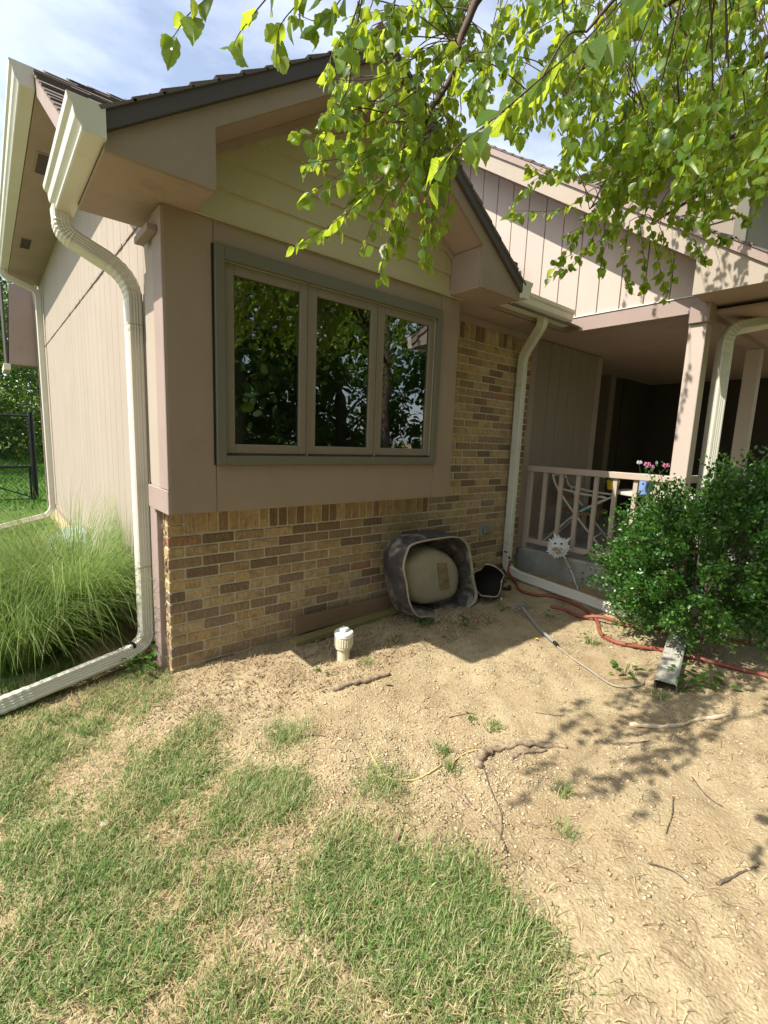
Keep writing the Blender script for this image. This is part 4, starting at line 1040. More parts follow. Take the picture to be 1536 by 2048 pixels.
for k in range(61):
    t = k/60; c = b0.lerp(b0.lerp(b1_, .35), t); r = .012+.028*t; a = t*2*math.pi*4.5
    cl.append((c.x+r*math.cos(a), c.y+r*math.sin(a)*.7, c.z+r*math.sin(a)*.25))
MB().tube(cl, .004, 6).build('coil', plain('rusty_coil', (.36,.29,.2), .6), fs)
MB().tube([fc-fn*.01-e2*.05, b0, b0.lerp(b1_, .4), b1_-Vector((0,0,.05))], .0045, 6).build('rod', whm, fs)

# porch furniture
pm_ = plain('cream_tube_metal', (.55,.52,.46), .45, .4)
tb = empty('patio_table', (4.45,-1.0,.362), 0, 'pale round metal patio table standing behind the porch railing', 'table')
MB().lathe([(.02,.625),(.40,.627),(.415,.635),(.415,.655),(.40,.662),(.02,.664)], n=36).build('table_top', pm_, tb)
for k in range(4):
    a = .6+k*math.pi/2; MB().tube(smooth_path([(.16*math.cos(a),.16*math.sin(a),.625),(.19*math.cos(a),.19*math.sin(a),.35),(.34*math.cos(a),.34*math.sin(a),.01)],5), .013, 8).build('leg', pm_, tb)
ch = empty('folding_chair', (4.25,-.28,.362), .25, 'cream tubular folding chair with wooden slats beside the patio table', 'chair')
for s in (-1, 1):
    MB().tube(smooth_path([(s*.24,-.33,.01),(s*.24,.02,.40),(s*.24,.22,.66),(s*.24,.27,.78)],5), .012, 8).build('leg', pm_, ch)
    MB().tube(smooth_path([(s*.21,.34,.01),(s*.21,.02,.36),(s*.21,-.20,.52),(s*.21,-.28,.58),(s*.21,-.05,.60),(s*.21,.2,.64)],5), .012, 8).build('armrest', pm_, ch)
MB().tube([(-.24,.27,.78),(.24,.27,.78)], .012, 8).build('top_rail', pm_, ch)
MB().tube([(-.24,-.2,.15),(.24,-.2,.15)], .010, 8).build('stretcher', pm_, ch)
wdm = paint('varnished_slat', (.26,.13,.05), .6, (3,60,60), .2, .2)
for k in range(5): MB().box(-.23,.23,-.22+.085*k,-.16+.085*k,.395,.411,.002).build('seat_slat', wdm, ch)
for k in range(3): MB().bar((-.23,.16+.045*k,.53+.085*k),(.23,.16+.045*k,.53+.085*k),.014,.055).build('back_slat', wdm, ch)
bx_ = MB().box(4.15,4.33,-.42,-.28,.775,.815,.006).build('teal_dish', plain('teal_dish', (.02,.22,.24), .4))
tag(bx_, 'small teal dish lying on the folding chair seat', 'dish')
yp = empty('yellow_pot', (4.20,-.62,1.0265), 0, 'small yellow pot of pale flowers on the patio table', 'flower pot')
MB().lathe([(.035,0),(.05,.01),(.06,.09),(.064,.10),(.056,.10),(.05,.05)], n=20).build('pot', plain('yellow_glaze', (.62,.45,.02), .4, .4), yp)
sp = MB()
for k in range(26):
    a = rnd.uniform(0,6.28); r = rnd.uniform(.02,.11); h = rnd.uniform(.10,.17); sp.tube(smooth_path([(0,0,.08),(r*.4*math.cos(a),r*.4*math.sin(a),h),(r*math.cos(a),r*math.sin(a),h-.03)],3), .0025, 4)
sp.build('stem', plain('pale_stem', (.38,.40,.2), .6), yp)
vs_ = empty('flower_vase', (4.02,-.99,1.0265), 0, 'light blue vase holding pink blossoms, seen through the porch balusters', 'vase')
MB().lathe([(.055,0),(.06,.01),(.068,.14),(.072,.20),(.066,.20),(.06,.1)], n=20).build('vase', plain('pale_blue_plastic', (.22,.33,.66), .5, .3), vs_)
MB().tube(smooth_path([(-.055,-.045,.17),(-.072,-.06,.12),(-.055,-.045,.06)],5), .012, 8).build('handle', plain('navy_handle', (.04,.05,.14), .5), vs_)
pkm = plain('pink_petal', (.60,.22,.36), .5, .2, var=.25, scale=40); wpm = plain('white_petal', (.75,.68,.66), .5, .2)
for k, (bx, by, bz, mm, s) in enumerate(((-.06,.04,.285,wpm,.03),(-.03,-.02,.265,pkm,.038),(.03,-.16,.265,pkm,.036),(.0,-.05,.25,pkm,.03))):
    bl_ = MB()
    for j in range(7):
        a = j*2*math.pi/7; d = Vector((math.cos(a), math.sin(a), 0)); t = Vector((-d.y, d.x, 0)); c = Vector((bx,by,bz))
        bl_.add([c, c+d*s*.7+t*s*.5+Vector((0,0,s*.5)), c+d*s*.6+Vector((0,0,s*1.3)), c+d*s*.7-t*s*.5+Vector((0,0,s*.5))], [(0,1,2,3)])
    b_ = bl_.build('blossom', mm, vs_)
    MB().tube([(bx*.3,by*.3,.12),(bx,by,bz)], .003, 5).build('stem', MT['weed'], b_)

# clear plastic window-well cover by the side wall
wc = empty('well_cover', (-.02, 3.1, .0), 0, 'clear ribbed plastic window well cover against the left wall', 'well cover')
def clear_mat():
    m = NT('clear_ribbed_plastic').set(.15, .5); m.col((.55,.66,.70)); m.b.inputs['Transmission Weight'].default_value = .55; return m.m
lo = []
for r, z in ((.34,.02),(.335,.18),(.29,.30),(.17,.37),(.02,.39)):
    lo.append([(-(r*(1+.03*(i % 2)))*math.sin(i*math.pi/28), (r*1.6*(1+.03*(i % 2)))*math.cos(i*math.pi/28), z) for i in range(29)])
s = MB(); n = 29
s.add([p for l in lo for p in l], [(k*n+i, k*n+i+1, (k+1)*n+i+1, (k+1)*n+i) for k in range(len(lo)-1) for i in range(n-1)])
s.build('dome', clear_mat(), wc)
MB().tube([(-(.345)*math.sin(i*math.pi/20), .345*1.6*math.cos(i*math.pi/20), .02) for i in range(21)], .012, 6).build('flange', plain('grey_flange', (.5,.53,.52), .5), wc)

# sticks, roots, strings
def ragged(path, r0, r1, name, mat, label, cat, seed=1, n=9, group=None, flat=1.0):
    rr = random.Random(seed); pth = smooth_path(path, 6); m = len(pth)
    pth = [p+Vector((rr.uniform(-1,1), rr.uniform(-1,1), rr.uniform(-.4,.4)))*r0*.32 for p in pth]
    sc_ = [(r0+(r1-r0)*i/(m-1))*rr.uniform(.7, 1.3) for i in range(m)]
    prof = [(math.cos(2*math.pi*i/n)*rr.uniform(.8,1.15), math.sin(2*math.pi*i/n)*rr.uniform(.8,1.15)*flat) for i in range(n)]
    return tag(MB().sweep(pth, prof, sc_).build(name, mat, smooth=True), label, cat, group)
ragged(gpath([(.655,-.765,None),(.78,-.79,None),(.90,-.812,None),(1.015,-.835,None)], .012), .020, .012, 'stick', MT['rootbark'], 'short thick barky stick lying in front of the cleanout pipe', 'stick', 2)
ragged(gpath([(.80,-1.69,None),(.90,-1.64,None),(1.0,-1.66,None),(1.12,-1.72,None),(1.25,-1.86,None)], .006), .022, .011, 'tree_root', MT['rootbark'], 'gnarled grey root arching out of the soil', 'root', 3)
ragged(gpath([(.97,-1.73,None),(1.05,-1.74,None),(1.16,-1.80,None)], .003), .016, .009, 'tree_root', MT['rootbark'], 'short pale root just below the gnarled root', 'root', 4)
ragged(gpath([(1.66,-1.97,None),(1.82,-2.10,None),(2.0,-2.18,None),(2.15,-2.27,None)], .002), .012, .009, 'stick', plain('peeled_wood', (.50,.40,.27), .8, .2, var=.2), 'pale peeled stick in the leaf shade near the shrub', 'stick', 5)
ragged(gpath([(1.0,-2.53,None),(1.08,-2.56,None),(1.2,-2.6,None)], .003), .0055, .004, 'stick', MT['bark'], 'thin dark twig at the right edge of the bare soil', 'stick', 6)
def g2(*p): return gpath([(a, b, None) for a, b in p], .006)
ragged(g2((.50,-1.30),(.46,-1.42),(.47,-1.50),(.54,-1.555),(.62,-1.575),(.69,-1.57)), .0045, .004, 'cord', plain('yellow_cord', (.52,.40,.18), .7), 'yellowish cord curving on the gravel beside the grass patch', 'cord', 7, 6)
ragged(g2((.72,-1.60),(.80,-1.58),(.88,-1.595),(.93,-1.62)), .0045, .004, 'cord', plain('yellow_cord_b', (.52,.40,.18), .7), 'straight piece of yellowish cord below the gnarled root', 'cord', 8, 6)
ragged(g2((.62,-1.66),(.63,-1.74),(.615,-1.82)), .009, .007, 'stick', MT['rootbark'], 'stubby dark root end poking from the gravel', 'stick', 9)
tw_i = [((.82,-1.70),(.74,-1.80),(.68,-1.90),(.58,-1.97)),((.55,-2.02),(.60,-1.95),(.62,-1.86)),((1.35,-1.62),(1.42,-1.70),(1.47,-1.72)),((.98,-1.35),(1.07,-1.40),(1.10,-1.43)),((1.28,-2.30),(1.18,-2.33),(1.06,-2.35)),((1.42,-1.98),(1.53,-2.06),(1.60,-2.09)),((.9,-2.35),(.93,-2.42),(.92,-2.47)),((1.5,-2.3),(1.42,-2.38),(1.4,-2.44)),((.3,-1.0),(.36,-1.03),(.4,-1.08)),((1.65,-.9),(1.75,-1.0),(1.85,-1.03)),((1.2,-1.1),(1.3,-1.12),(1.36,-1.17)),((1.7,-2.45),(1.6,-2.5),(1.52,-2.58))]
tw_l = ['long thin twig trailing from the gnarled root towards the lawn', 'forked thin twig at the tip of the long root twig', 'thin twig in the leaf shade right of the gnarled root', 'short dark twig above the gnarled root', 'thin twig on the bare soil at lower right', 'thin twig beside the pale peeled stick', 'short upright-lying twig right of the lone grass tuft', 'thin bent twig at the right edge of the bare soil', 'small twig at the top of the left grass patch', 'thin twig at the edge of the house shadow', 'thin twig between house shadow and gnarled root', 'lowest thin twig at the bottom right corner']
for i, p in enumerate(tw_i[:9]):
    ragged(g2(*p), .0026, .0016, 'twig', MT['bark'], tw_l[i], 'twig', 20+i, 5, None)
# fallen leaves and a pale scrap
def leafpt(x, y, s, mat, label, cat, rz):
    z = gz(x, y)+.012
    o = MB().add([(-s,0,0),(-s*.3,-s*.5,s*.15),(s*.5,-s*.4,s*.25),(s,0,s*.1),(s*.45,s*.45,0),(-s*.3,s*.5,-s*.05),(0,0,s*.02)], [(0,1,6),(1,2,6),(2,3,6),(3,4,6),(4,5,6),(5,0,6)]).build('fallen_leaf', mat)
    o.location = (x, y, z); o.rotation_euler = (rnd.uniform(-.3,.3), rnd.uniform(-.3,.3), rz)
    md = o.modifiers.new('thickness', 'SOLIDIFY'); md.thickness = .0008
    return tag(o, label, cat, None)
brl = plain('dead_brown_leaf', (.22,.14,.09), .8, .2, var=.3, scale=40)
leafpt(-.52,-1.02,.028, plain('pale_dead_leaf', (.55,.44,.34), .8, .2), 'pale curled dead leaf in the left lawn', 'leaf', .5)
leafpt(.165,-1.665,.022, brl, 'grey-brown dead leaf on the middle grass tuft', 'leaf', 1.4)
leafpt(.27,-1.74,.020, brl, 'small dark dead leaf at the edge of the right grass patch', 'leaf', .2)
leafpt(.93,-.92,.022, brl, 'brown dead leaf on the soil in front of the thick stick', 'leaf', 2.1)
leafpt(2.15,-1.12,.018, plain('yellow_leaf', (.55,.50,.03), .7, .2), 'bright yellow fallen leaf near the red hose', 'leaf', .9)

# low broad-leaved weeds
def weed(x, y, n, r, s, label, seed, group=None):
    rr = random.Random(seed); b = MB(); z0 = gz(x, y)
    for k in range(n):
        a = rr.uniform(0, 6.28); d = rr.uniform(.1, 1)*r; h = rr.uniform(.2, 1.0)*r*.9; L = s*rr.uniform(.6, 1.3)
        c = Vector((d*math.cos(a), d*math.sin(a), h)); o = Vector((math.cos(a+rr.uniform(-.8,.8)), math.sin(a+rr.uniform(-.8,.8)), rr.uniform(-.3,.5))).normalized()
        t = o.cross(Vector((0,0,1))).normalized(); u = t.cross(o)
        b.add([c, c+o*L*.35-t*L*.33+u*L*.05, c+o*L*.8-t*L*.22, c+o*L*1.05-u*L*.1, c+o*L*.8+t*L*.22, c+o*L*.35+t*L*.33+u*L*.05, c+o*L*.5-u*L*.06], [(0,1,6),(1,2,6),(2,3,6),(3,4,6),(4,5,6),(5,0,6)])
    st_ = MB()
    for k in range(5):
        a = rr.uniform(0,6.28); st_.tube([(0,0,-.01),(r*.3*math.cos(a),r*.3*math.sin(a),r*.35),(r*.6*math.cos(a),r*.6*math.sin(a),r*.6)], .0016, 4)
    e = empty('weed', (x, y, z0), 0, label, 'weed', group)
    b.build('leaves', MT['weed'], e); st_.build('stem', MT['weed'], e)
weed(-.075, .18, 46, .13, .045, 'leafy green weed at the foot of the brick corner', 1)
weed(-.16, .10, 30, .10, .035, 'smaller weed under the bent spout at the corner', 2)
weed(1.70, -.40, 9, .06, .045, 'small weed growing at the lip of the tipped tub', 3)
weed(1.83, -.40, 8, .05, .045, 'pointed weed just right of the tub lip', 4)
weed(1.95, -.62, 16, .07, .03, 'low weed in shade below the tipped tub', 5)
weed(2.12, -.74, 14, .07, .028, 'low weed between tub and grid-headed stake', 6)
weed(1.34, -.52, 9, .05, .03, 'sparse weed at the shadow edge right of the pipe', 7)
weed(2.45, -.62, 10, .06, .028, 'tiny weed beside the stake grid head', 8)
weed(3.02, -.20, 16, .07, .04, 'weed in the corner below the hose tap', 9)
weed(2.28, -2.02, 20, .11, .05, 'weed with pale heart leaves before the spout end', 10)
weed(2.45, -2.10, 18, .10, .05, 'weed at the front edge of the shrub', 11)
weed(2.18, -1.72, 14, .09, .05, 'pale weed left of the spout end', 12)
weed(2.62, -.95, 10, .05, .03, 'tiny weed between the two hose runs', 13)
weed(.22, -.95, 7, .03, .022, 'single tiny weed on the open gravel', 14)
weed(1.05, -1.44, 7, .035, .022, 'tiny weed left of the dark twig', 15)
weed(.72, -.53, 8, .04, .02, 'small weed left of the cleanout pipe', 16)
weed(2.42, -1.36, 10, .05, .03, 'small weed by the hose bend', 17)

# ================================================================== CHAIN-LINK FENCE
fe = empty('chain_link_fence', (0, 8.5, 0), 0, 'black chain-link fence and gate behind the far end of the house', 'fence')
def fpost(x, r, h): MB().tube([(x,0,-.1),(x,0,h)], r, 10).build('post', MT['black_metal'], fe)
fpost(-.09, .045, 1.72); fpost(-2.6, .03, 1.66); fpost(-5.2, .03, 1.66)
for z in (1.64, .68): MB().tube([(-.13,0,z),(-5.2,0,z)], .02, 8).build('rail', MT['black_metal'], fe)
MB().tube([(-.16,0,.03),(-.16,0,.66)], .018, 8).build('gate_stile', MT['black_metal'], fe)
MB().tube([(-.18,0,.10),(-1.4,0,.62)], .012, 8).build('brace', MT['black_metal'], fe)
MB().tube([(-.13,0,.06),(-5.2,0,.06)], .012, 8).build('rail', MT['black_metal'], fe)
wm = MB(); k = -1.7
while k < 5.1:
    a0 = max(0, k); a1 = min(5.05, k+1.58)
    if a1 > a0:
        wm.bar((-.13-a0, .0, .06+(a0-k)), (-.13-a1, .0, .06+(a1-k)), .004, .004)
        wm.bar((-.13-a0, .004, 1.64-(a0-k)), (-.13-a1, .004, 1.64-(a1-k)), .004, .004)
    k += .075
wm.build('chain_link_mesh', MT['black_metal'], fe)
TWIGS = [
([(-0.29,-1.71,2.42),(-0.34,-1.68,2.36),(-0.37,-1.66,2.33),(-0.4,-1.64,2.28)],5,0.055),
([(-0.22,-1.84,2.39),(-0.27,-1.81,2.32),(-0.31,-1.79,2.26),(-0.33,-1.79,2.22)],6,0.05),
([(-0.11,-1.78,2.49),(-0.16,-1.76,2.41),(-0.2,-1.74,2.35),(-0.21,-1.74,2.29)],8,0.055),
([(-0.02,-1.78,2.53),(-0.06,-1.76,2.46),(-0.1,-1.74,2.41),(-0.14,-1.71,2.42)],9,0.052),
([(0.09,-1.72,2.63),(0.06,-1.72,2.53),(0.03,-1.71,2.48),(0.01,-1.7,2.43)],9,0.05),
([(0.32,-2.3,2.4),(0.2,-2.26,2.25),(0.08,-2.24,2.13),(-0.01,-2.23,2.04),(-0.05,-2.21,2)],12,0.058),
([(0.08,-2.24,2.13),(-0.07,-2.25,1.99),(-0.15,-2.25,1.92),(-0.21,-2.26,1.85)],9,0.06),
([(0.41,-2.29,2.46),(0.36,-2.26,2.39),(0.34,-2.23,2.35),(0.3,-2.18,2.32)],10,0.056),
([(0.49,-1.6,2.77),(0.26,-1.52,2.57),(0.12,-1.44,2.54)],15,0.045),
([(0.41,-1.62,2.65),(0.21,-1.58,2.45),(0.07,-1.49,2.4)],15,0.045),
([(0.34,-1.66,2.53),(0.13,-1.59,2.34),(-0.03,-1.49,2.31)],15,0.045),
([(0.33,-1.65,2.47),(0.15,-1.62,2.28),(-0.02,-1.52,2.22)],15,0.045),
([(0.31,-1.65,2.41),(0.12,-1.61,2.24),(-0.03,-1.53,2.12)],15,0.045),
([(0.26,-1.69,2.35),(0.09,-1.67,2.11),(-0.07,-1.59,1.97)],15,0.045),
([(0.3,-1.65,2.37),(0.13,-1.63,2.14),(0,-1.58,2.02)],15,0.045),
([(0.31,-1.66,2.35),(0.17,-1.67,2.14),(0.1,-1.66,1.98)],15,0.045),
([(0.28,-1.71,2.31),(0.16,-1.73,2.09),(0.1,-1.75,1.89)],15,0.045),
([(0.37,-1.64,2.35),(0.25,-1.67,2.14),(0.21,-1.69,2.01)],15,0.045),
([(0.38,-1.66,2.35),(0.3,-1.71,2.12),(0.27,-1.75,1.97)],15,0.045),
([(0.43,-1.62,2.4),(0.36,-1.68,2.19),(0.33,-1.71,2.06)],15,0.045),
([(0.5,-1.6,2.45),(0.44,-1.67,2.25),(0.4,-1.69,2.13)],15,0.045),
([(0.47,-1.63,2.55),(0.29,-1.58,2.44),(0.14,-1.5,2.34)],15,0.045),
([(0.42,-1.67,2.45),(0.25,-1.64,2.31),(0.07,-1.53,2.18)],15,0.045),
([(0.53,-1.58,2.72),(0.38,-1.55,2.58),(0.25,-1.5,2.44)],15,0.045),
([(0.54,-1.57,2.78),(0.4,-1.55,2.7),(0.28,-1.49,2.64)],15,0.045),
([(0.55,-1.57,2.82),(0.43,-1.55,2.79),(0.32,-1.5,2.74)],15,0.045),
([(0.55,-1.57,2.85),(0.41,-1.53,2.84),(0.21,-1.41,2.77)],15,0.045),
([(0.52,-1.58,2.67),(0.39,-1.59,2.49),(0.31,-1.57,2.32)],15,0.045),
([(0.53,-1.59,2.65),(0.45,-1.65,2.44),(0.39,-1.65,2.29)],15,0.045),
([(0.47,-1.62,2.55),(0.36,-1.65,2.35),(0.29,-1.65,2.21)],15,0.045),
([(0.48,-1.56,2.58),(0.3,-1.52,2.42),(0.18,-1.47,2.31)],15,0.045),
([(0.43,-1.64,2.48),(0.24,-1.6,2.28),(0.11,-1.55,2.13)],15,0.045),
([(0.47,-1.63,2.46),(0.34,-1.64,2.27),(0.25,-1.62,2.12)],15,0.045),
([(0.53,-1.57,2.75),(0.34,-1.51,2.65),(0.2,-1.44,2.51)],15,0.045),
([(0.56,-1.58,2.82),(0.54,-1.68,2.66),(0.51,-1.71,2.5)],15,0.045),
([(0.58,-1.59,2.85),(0.59,-1.71,2.72),(0.58,-1.75,2.61)],15,0.045),
([(1.48,-1.41,2.81),(1.29,-1.37,2.67),(1.17,-1.34,2.51)],17,0.044),
([(1.43,-1.52,2.73),(1.27,-1.49,2.66),(1.18,-1.44,2.69)],17,0.044),
([(1.58,-1.52,2.69),(1.4,-1.48,2.56),(1.2,-1.36,2.53)],17,0.044),
([(1.62,-1.55,2.65),(1.44,-1.54,2.42),(1.3,-1.5,2.22)],17,0.044),
([(1.65,-1.59,2.62),(1.47,-1.58,2.37),(1.36,-1.55,2.27)],17,0.044),
([(1.67,-1.61,2.58),(1.51,-1.61,2.4),(1.33,-1.51,2.31)],17,0.044),
([(1.74,-1.6,2.6),(1.6,-1.61,2.4),(1.54,-1.63,2.29)],17,0.044),
([(1.83,-1.61,2.6),(1.72,-1.66,2.37),(1.7,-1.71,2.24)],17,0.044),
([(1.87,-1.64,2.61),(1.79,-1.72,2.38),(1.75,-1.75,2.22)],17,0.044),
([(1.91,-1.68,2.58),(1.85,-1.77,2.36),(1.84,-1.83,2.18)],17,0.044),
([(1.95,-1.71,2.58),(1.89,-1.8,2.41),(1.86,-1.84,2.27)],17,0.044),
([(2.01,-1.75,2.64),(1.99,-1.87,2.46),(1.99,-1.93,2.38)],17,0.044),
([(2.07,-1.8,2.67),(2.07,-1.93,2.51),(2.07,-1.97,2.48)],17,0.044),
([(2.15,-1.86,2.72),(2.15,-1.98,2.62),(2.17,-2.04,2.57)],17,0.044),
([(1.72,-1.62,2.75),(1.54,-1.6,2.54),(1.38,-1.53,2.43)],17,0.044),
([(1.8,-1.67,2.83),(1.6,-1.64,2.61),(1.45,-1.57,2.52)],17,0.044),
([(1.93,-1.7,2.93),(1.75,-1.68,2.69),(1.59,-1.64,2.46)],17,0.044),
([(2.13,-1.78,3.02),(1.94,-1.77,2.73),(1.79,-1.73,2.54)],17,0.044),
([(2.23,-1.87,2.98),(2.07,-1.88,2.73),(1.95,-1.85,2.57)],17,0.044),
([(2.33,-1.95,3.03),(2.18,-1.97,2.76),(2.08,-1.95,2.62)],17,0.044),
([(2.4,-2.02,2.98),(2.28,-2.05,2.77),(2.19,-2.05,2.6)],17,0.044),
([(1.68,-1.8,3.1),(1.62,-1.84,2.88),(1.57,-1.88,2.66)],15,0.045),
([(1.56,-2.13,3.25),(1.5,-2.15,3.06),(1.43,-2.18,2.87)],15,0.045),
([(1.55,-2.12,3.21),(1.49,-2.13,3.08),(1.43,-2.15,2.96)],15,0.045),
([(0.96,-2.02,2.98),(0.91,-2.04,2.86),(0.86,-2.07,2.75)],15,0.045),
([(1.86,-1.87,3.52),(1.8,-1.89,3.38),(1.75,-1.91,3.25)],15,0.045),
([(1.27,-1.23,3.67),(1.2,-1.24,3.56),(1.14,-1.25,3.44)],15,0.045),
([(1.33,-2.31,2.62),(1.26,-2.32,2.45),(1.19,-2.33,2.29)],15,0.045),
([(1.95,-1.72,3.63),(1.88,-1.75,3.42),(1.82,-1.77,3.21)],15,0.045),
([(1.39,-2.18,2.99),(1.3,-2.17,2.88),(1.23,-2.17,2.77)],15,0.045),
([(0.93,-1.42,3.19),(0.9,-1.45,3.11),(0.86,-1.47,3.02)],15,0.045),
([(1.43,-1.49,3.41),(1.34,-1.49,3.23),(1.26,-1.5,3.06)],15,0.045),
([(0.68,-2.1,2.5),(0.57,-2.08,2.34),(0.48,-2.08,2.2)],15,0.045),
([(0.8,-2.28,2.41),(0.72,-2.28,2.28),(0.66,-2.29,2.15)],15,0.045),
([(0.75,-2.12,2.79),(0.7,-2.14,2.7),(0.66,-2.16,2.6)],15,0.045),
([(1.36,-1.33,3.18),(1.28,-1.34,3.01),(1.21,-1.35,2.84)],15,0.045),
([(1.39,-1.56,3.22),(1.34,-1.59,3.1),(1.3,-1.62,2.98)],15,0.045),
([(0.86,-2.3,2.42),(0.75,-2.28,2.28),(0.67,-2.27,2.14)],15,0.045),
([(1.52,-1.46,3.28),(1.47,-1.49,3.12),(1.42,-1.52,2.97)],15,0.045),
([(1.04,-1.97,2.93),(0.96,-1.96,2.82),(0.9,-1.97,2.71)],15,0.045),
([(1.38,-1.23,3.28),(1.3,-1.23,3.17),(1.24,-1.24,3.06)],15,0.045),
([(1.52,-2.25,2.91),(1.46,-2.26,2.79),(1.4,-2.27,2.68)],15,0.045),
([(1.41,-2.12,2.96),(1.35,-2.14,2.86),(1.31,-2.16,2.76)],15,0.045),
([(1.11,-1.23,3.28),(1.07,-1.25,3.18),(1.04,-1.29,3.08)],15,0.045),
([(2.02,-2.08,3.19),(1.95,-2.09,3.06),(1.88,-2.1,2.94)],15,0.045),
([(0.69,-1.76,2.61),(0.64,-1.78,2.52),(0.6,-1.8,2.42)],15,0.045),
([(1.45,-2.17,2.69),(1.4,-2.19,2.55),(1.35,-2.21,2.41)],15,0.045),
([(1.09,-1.87,3.02),(1.03,-1.88,2.91),(0.97,-1.89,2.8)],15,0.045),
([(1.81,-2.2,2.84),(1.72,-2.2,2.68),(1.65,-2.2,2.53)],15,0.045),
([(1.13,-1.3,3.39),(1.05,-1.3,3.23),(0.99,-1.32,3.07)],15,0.045),
([(1.72,-1.99,3),(1.67,-2.03,2.82),(1.61,-2.06,2.65)],15,0.045),
([(0.84,-1.9,2.68),(0.8,-1.93,2.55),(0.77,-1.96,2.42)],15,0.045),
([(1.97,-1.74,3.57),(1.89,-1.76,3.36),(1.82,-1.78,3.16)],15,0.045),
([(0.55,-1.68,2.72),(0.5,-1.7,2.61),(0.45,-1.72,2.51)],15,0.045),
([(1.89,-1.96,3.18),(1.83,-1.98,3.03),(1.77,-2,2.88)],15,0.045),
([(1.22,-2.12,2.69),(1.17,-2.15,2.52),(1.12,-2.17,2.36)],15,0.045),
([(1.94,-1.81,3.06),(1.86,-1.82,2.88),(1.8,-1.84,2.7)],15,0.045),
([(1.33,-1.31,3.12),(1.29,-1.34,2.99),(1.25,-1.37,2.86)],15,0.045),
([(0.98,-2.18,2.59),(0.92,-2.2,2.44),(0.86,-2.22,2.3)],15,0.045),
([(1.52,-1.9,3.17),(1.46,-1.92,2.98),(1.4,-1.95,2.79)],15,0.045),
([(0.99,-2.14,2.92),(0.94,-2.16,2.79),(0.89,-2.18,2.67)],15,0.045),
([(1.09,-1.56,2.98),(1.04,-1.57,2.89),(1,-1.59,2.81)],15,0.045),
([(0.61,-1.87,2.86),(0.55,-1.88,2.77),(0.5,-1.89,2.68)],15,0.045),
([(0.92,-1.6,3.22),(0.88,-1.62,3.11),(0.84,-1.65,3)],15,0.045),
([(1.8,-1.66,3.56),(1.74,-1.67,3.44),(1.68,-1.69,3.32)],15,0.045),
([(0.61,-1.93,2.67),(0.55,-1.95,2.56),(0.5,-1.96,2.46)],15,0.045),
([(0.42,-1.82,2.56),(0.37,-1.84,2.46),(0.32,-1.86,2.37)],15,0.045),
([(1.65,-1.77,2.96),(1.61,-1.81,2.81),(1.56,-1.84,2.65)],15,0.045),
([(0.9,-2.13,2.73),(0.84,-2.14,2.6),(0.79,-2.16,2.47)],15,0.045),
([(1.76,-2.19,2.82),(1.7,-2.21,2.68),(1.65,-2.23,2.55)],15,0.045),
([(0.84,-1.38,3.27),(0.77,-1.38,3.14),(0.7,-1.39,3.02)],15,0.045),
([(1.16,-2.04,2.67),(1.08,-2.03,2.54),(1.01,-2.04,2.41)],15,0.045),
([(0.88,-1.8,2.61),(0.84,-1.83,2.48),(0.8,-1.86,2.36)],15,0.045),
([(1.9,-1.63,3.62),(1.81,-1.63,3.43),(1.74,-1.65,3.25)],15,0.045),
([(1.02,-1.75,2.69),(0.96,-1.77,2.57),(0.91,-1.79,2.45)],15,0.045),
([(0.82,-1.61,2.85),(0.78,-1.64,2.76),(0.75,-1.67,2.67)],15,0.045),
([(1.57,-2.03,3.33),(1.52,-2.05,3.2),(1.47,-2.07,3.07)],15,0.045),
([(1.17,-2.14,2.92),(1.12,-2.16,2.82),(1.07,-2.18,2.71)],15,0.045),
([(1,-1.71,2.9),(0.95,-1.74,2.78),(0.9,-1.76,2.66)],15,0.045),
([(1.79,-1.86,3.51),(1.72,-1.88,3.36),(1.66,-1.9,3.21)],15,0.045),
([(1.11,-1.68,3.14),(1.03,-1.69,2.98),(0.97,-1.7,2.84)],15,0.045),
([(0.83,-2.25,2.54),(0.77,-2.26,2.44),(0.72,-2.27,2.35)],15,0.045),
([(1.64,-2.17,2.82),(1.59,-2.19,2.72),(1.54,-2.21,2.62)],15,0.045),
([(1.38,-1.67,3.13),(1.31,-1.68,2.95),(1.24,-1.7,2.77)],15,0.045),
([(1.44,-2.19,2.98),(1.33,-2.17,2.8),(1.24,-2.17,2.62)],15,0.045),
([(0.56,-2,2.44),(0.52,-2.03,2.34),(0.48,-2.06,2.24)],15,0.045),
([(1.48,-1.6,3.4),(1.35,-1.57,3.17),(1.25,-1.57,2.95)],15,0.045),
([(1.19,-1.83,2.96),(1.1,-1.82,2.83),(1.03,-1.83,2.7)],15,0.045),
([(0.76,-2.16,2.46),(0.72,-2.19,2.37),(0.68,-2.21,2.28)],15,0.045),
([(0.84,-2.29,2.5),(0.79,-2.3,2.37),(0.73,-2.32,2.24)],15,0.045),
([(1.01,-2.39,2.51),(0.92,-2.38,2.37),(0.84,-2.38,2.23)],15,0.045),
([(2,-1.96,2.75),(1.95,-1.97,2.65),(1.9,-1.99,2.55)],15,0.048),
([(2.12,-2.08,3.05),(2.07,-2.1,2.92),(2.02,-2.12,2.81)],15,0.048),
([(1.56,-2.04,2.85),(1.51,-2.06,2.75),(1.47,-2.09,2.64)],15,0.048),
([(1.64,-1.59,2.9),(1.58,-1.62,2.73),(1.54,-1.65,2.58)],15,0.048),
([(1.79,-1.83,2.96),(1.71,-1.82,2.83),(1.63,-1.82,2.71)],15,0.048),
([(1.83,-1.75,3.11),(1.77,-1.76,3),(1.71,-1.77,2.9)],15,0.048),
([(1.79,-1.92,2.7),(1.74,-1.93,2.57),(1.68,-1.95,2.44)],15,0.048),
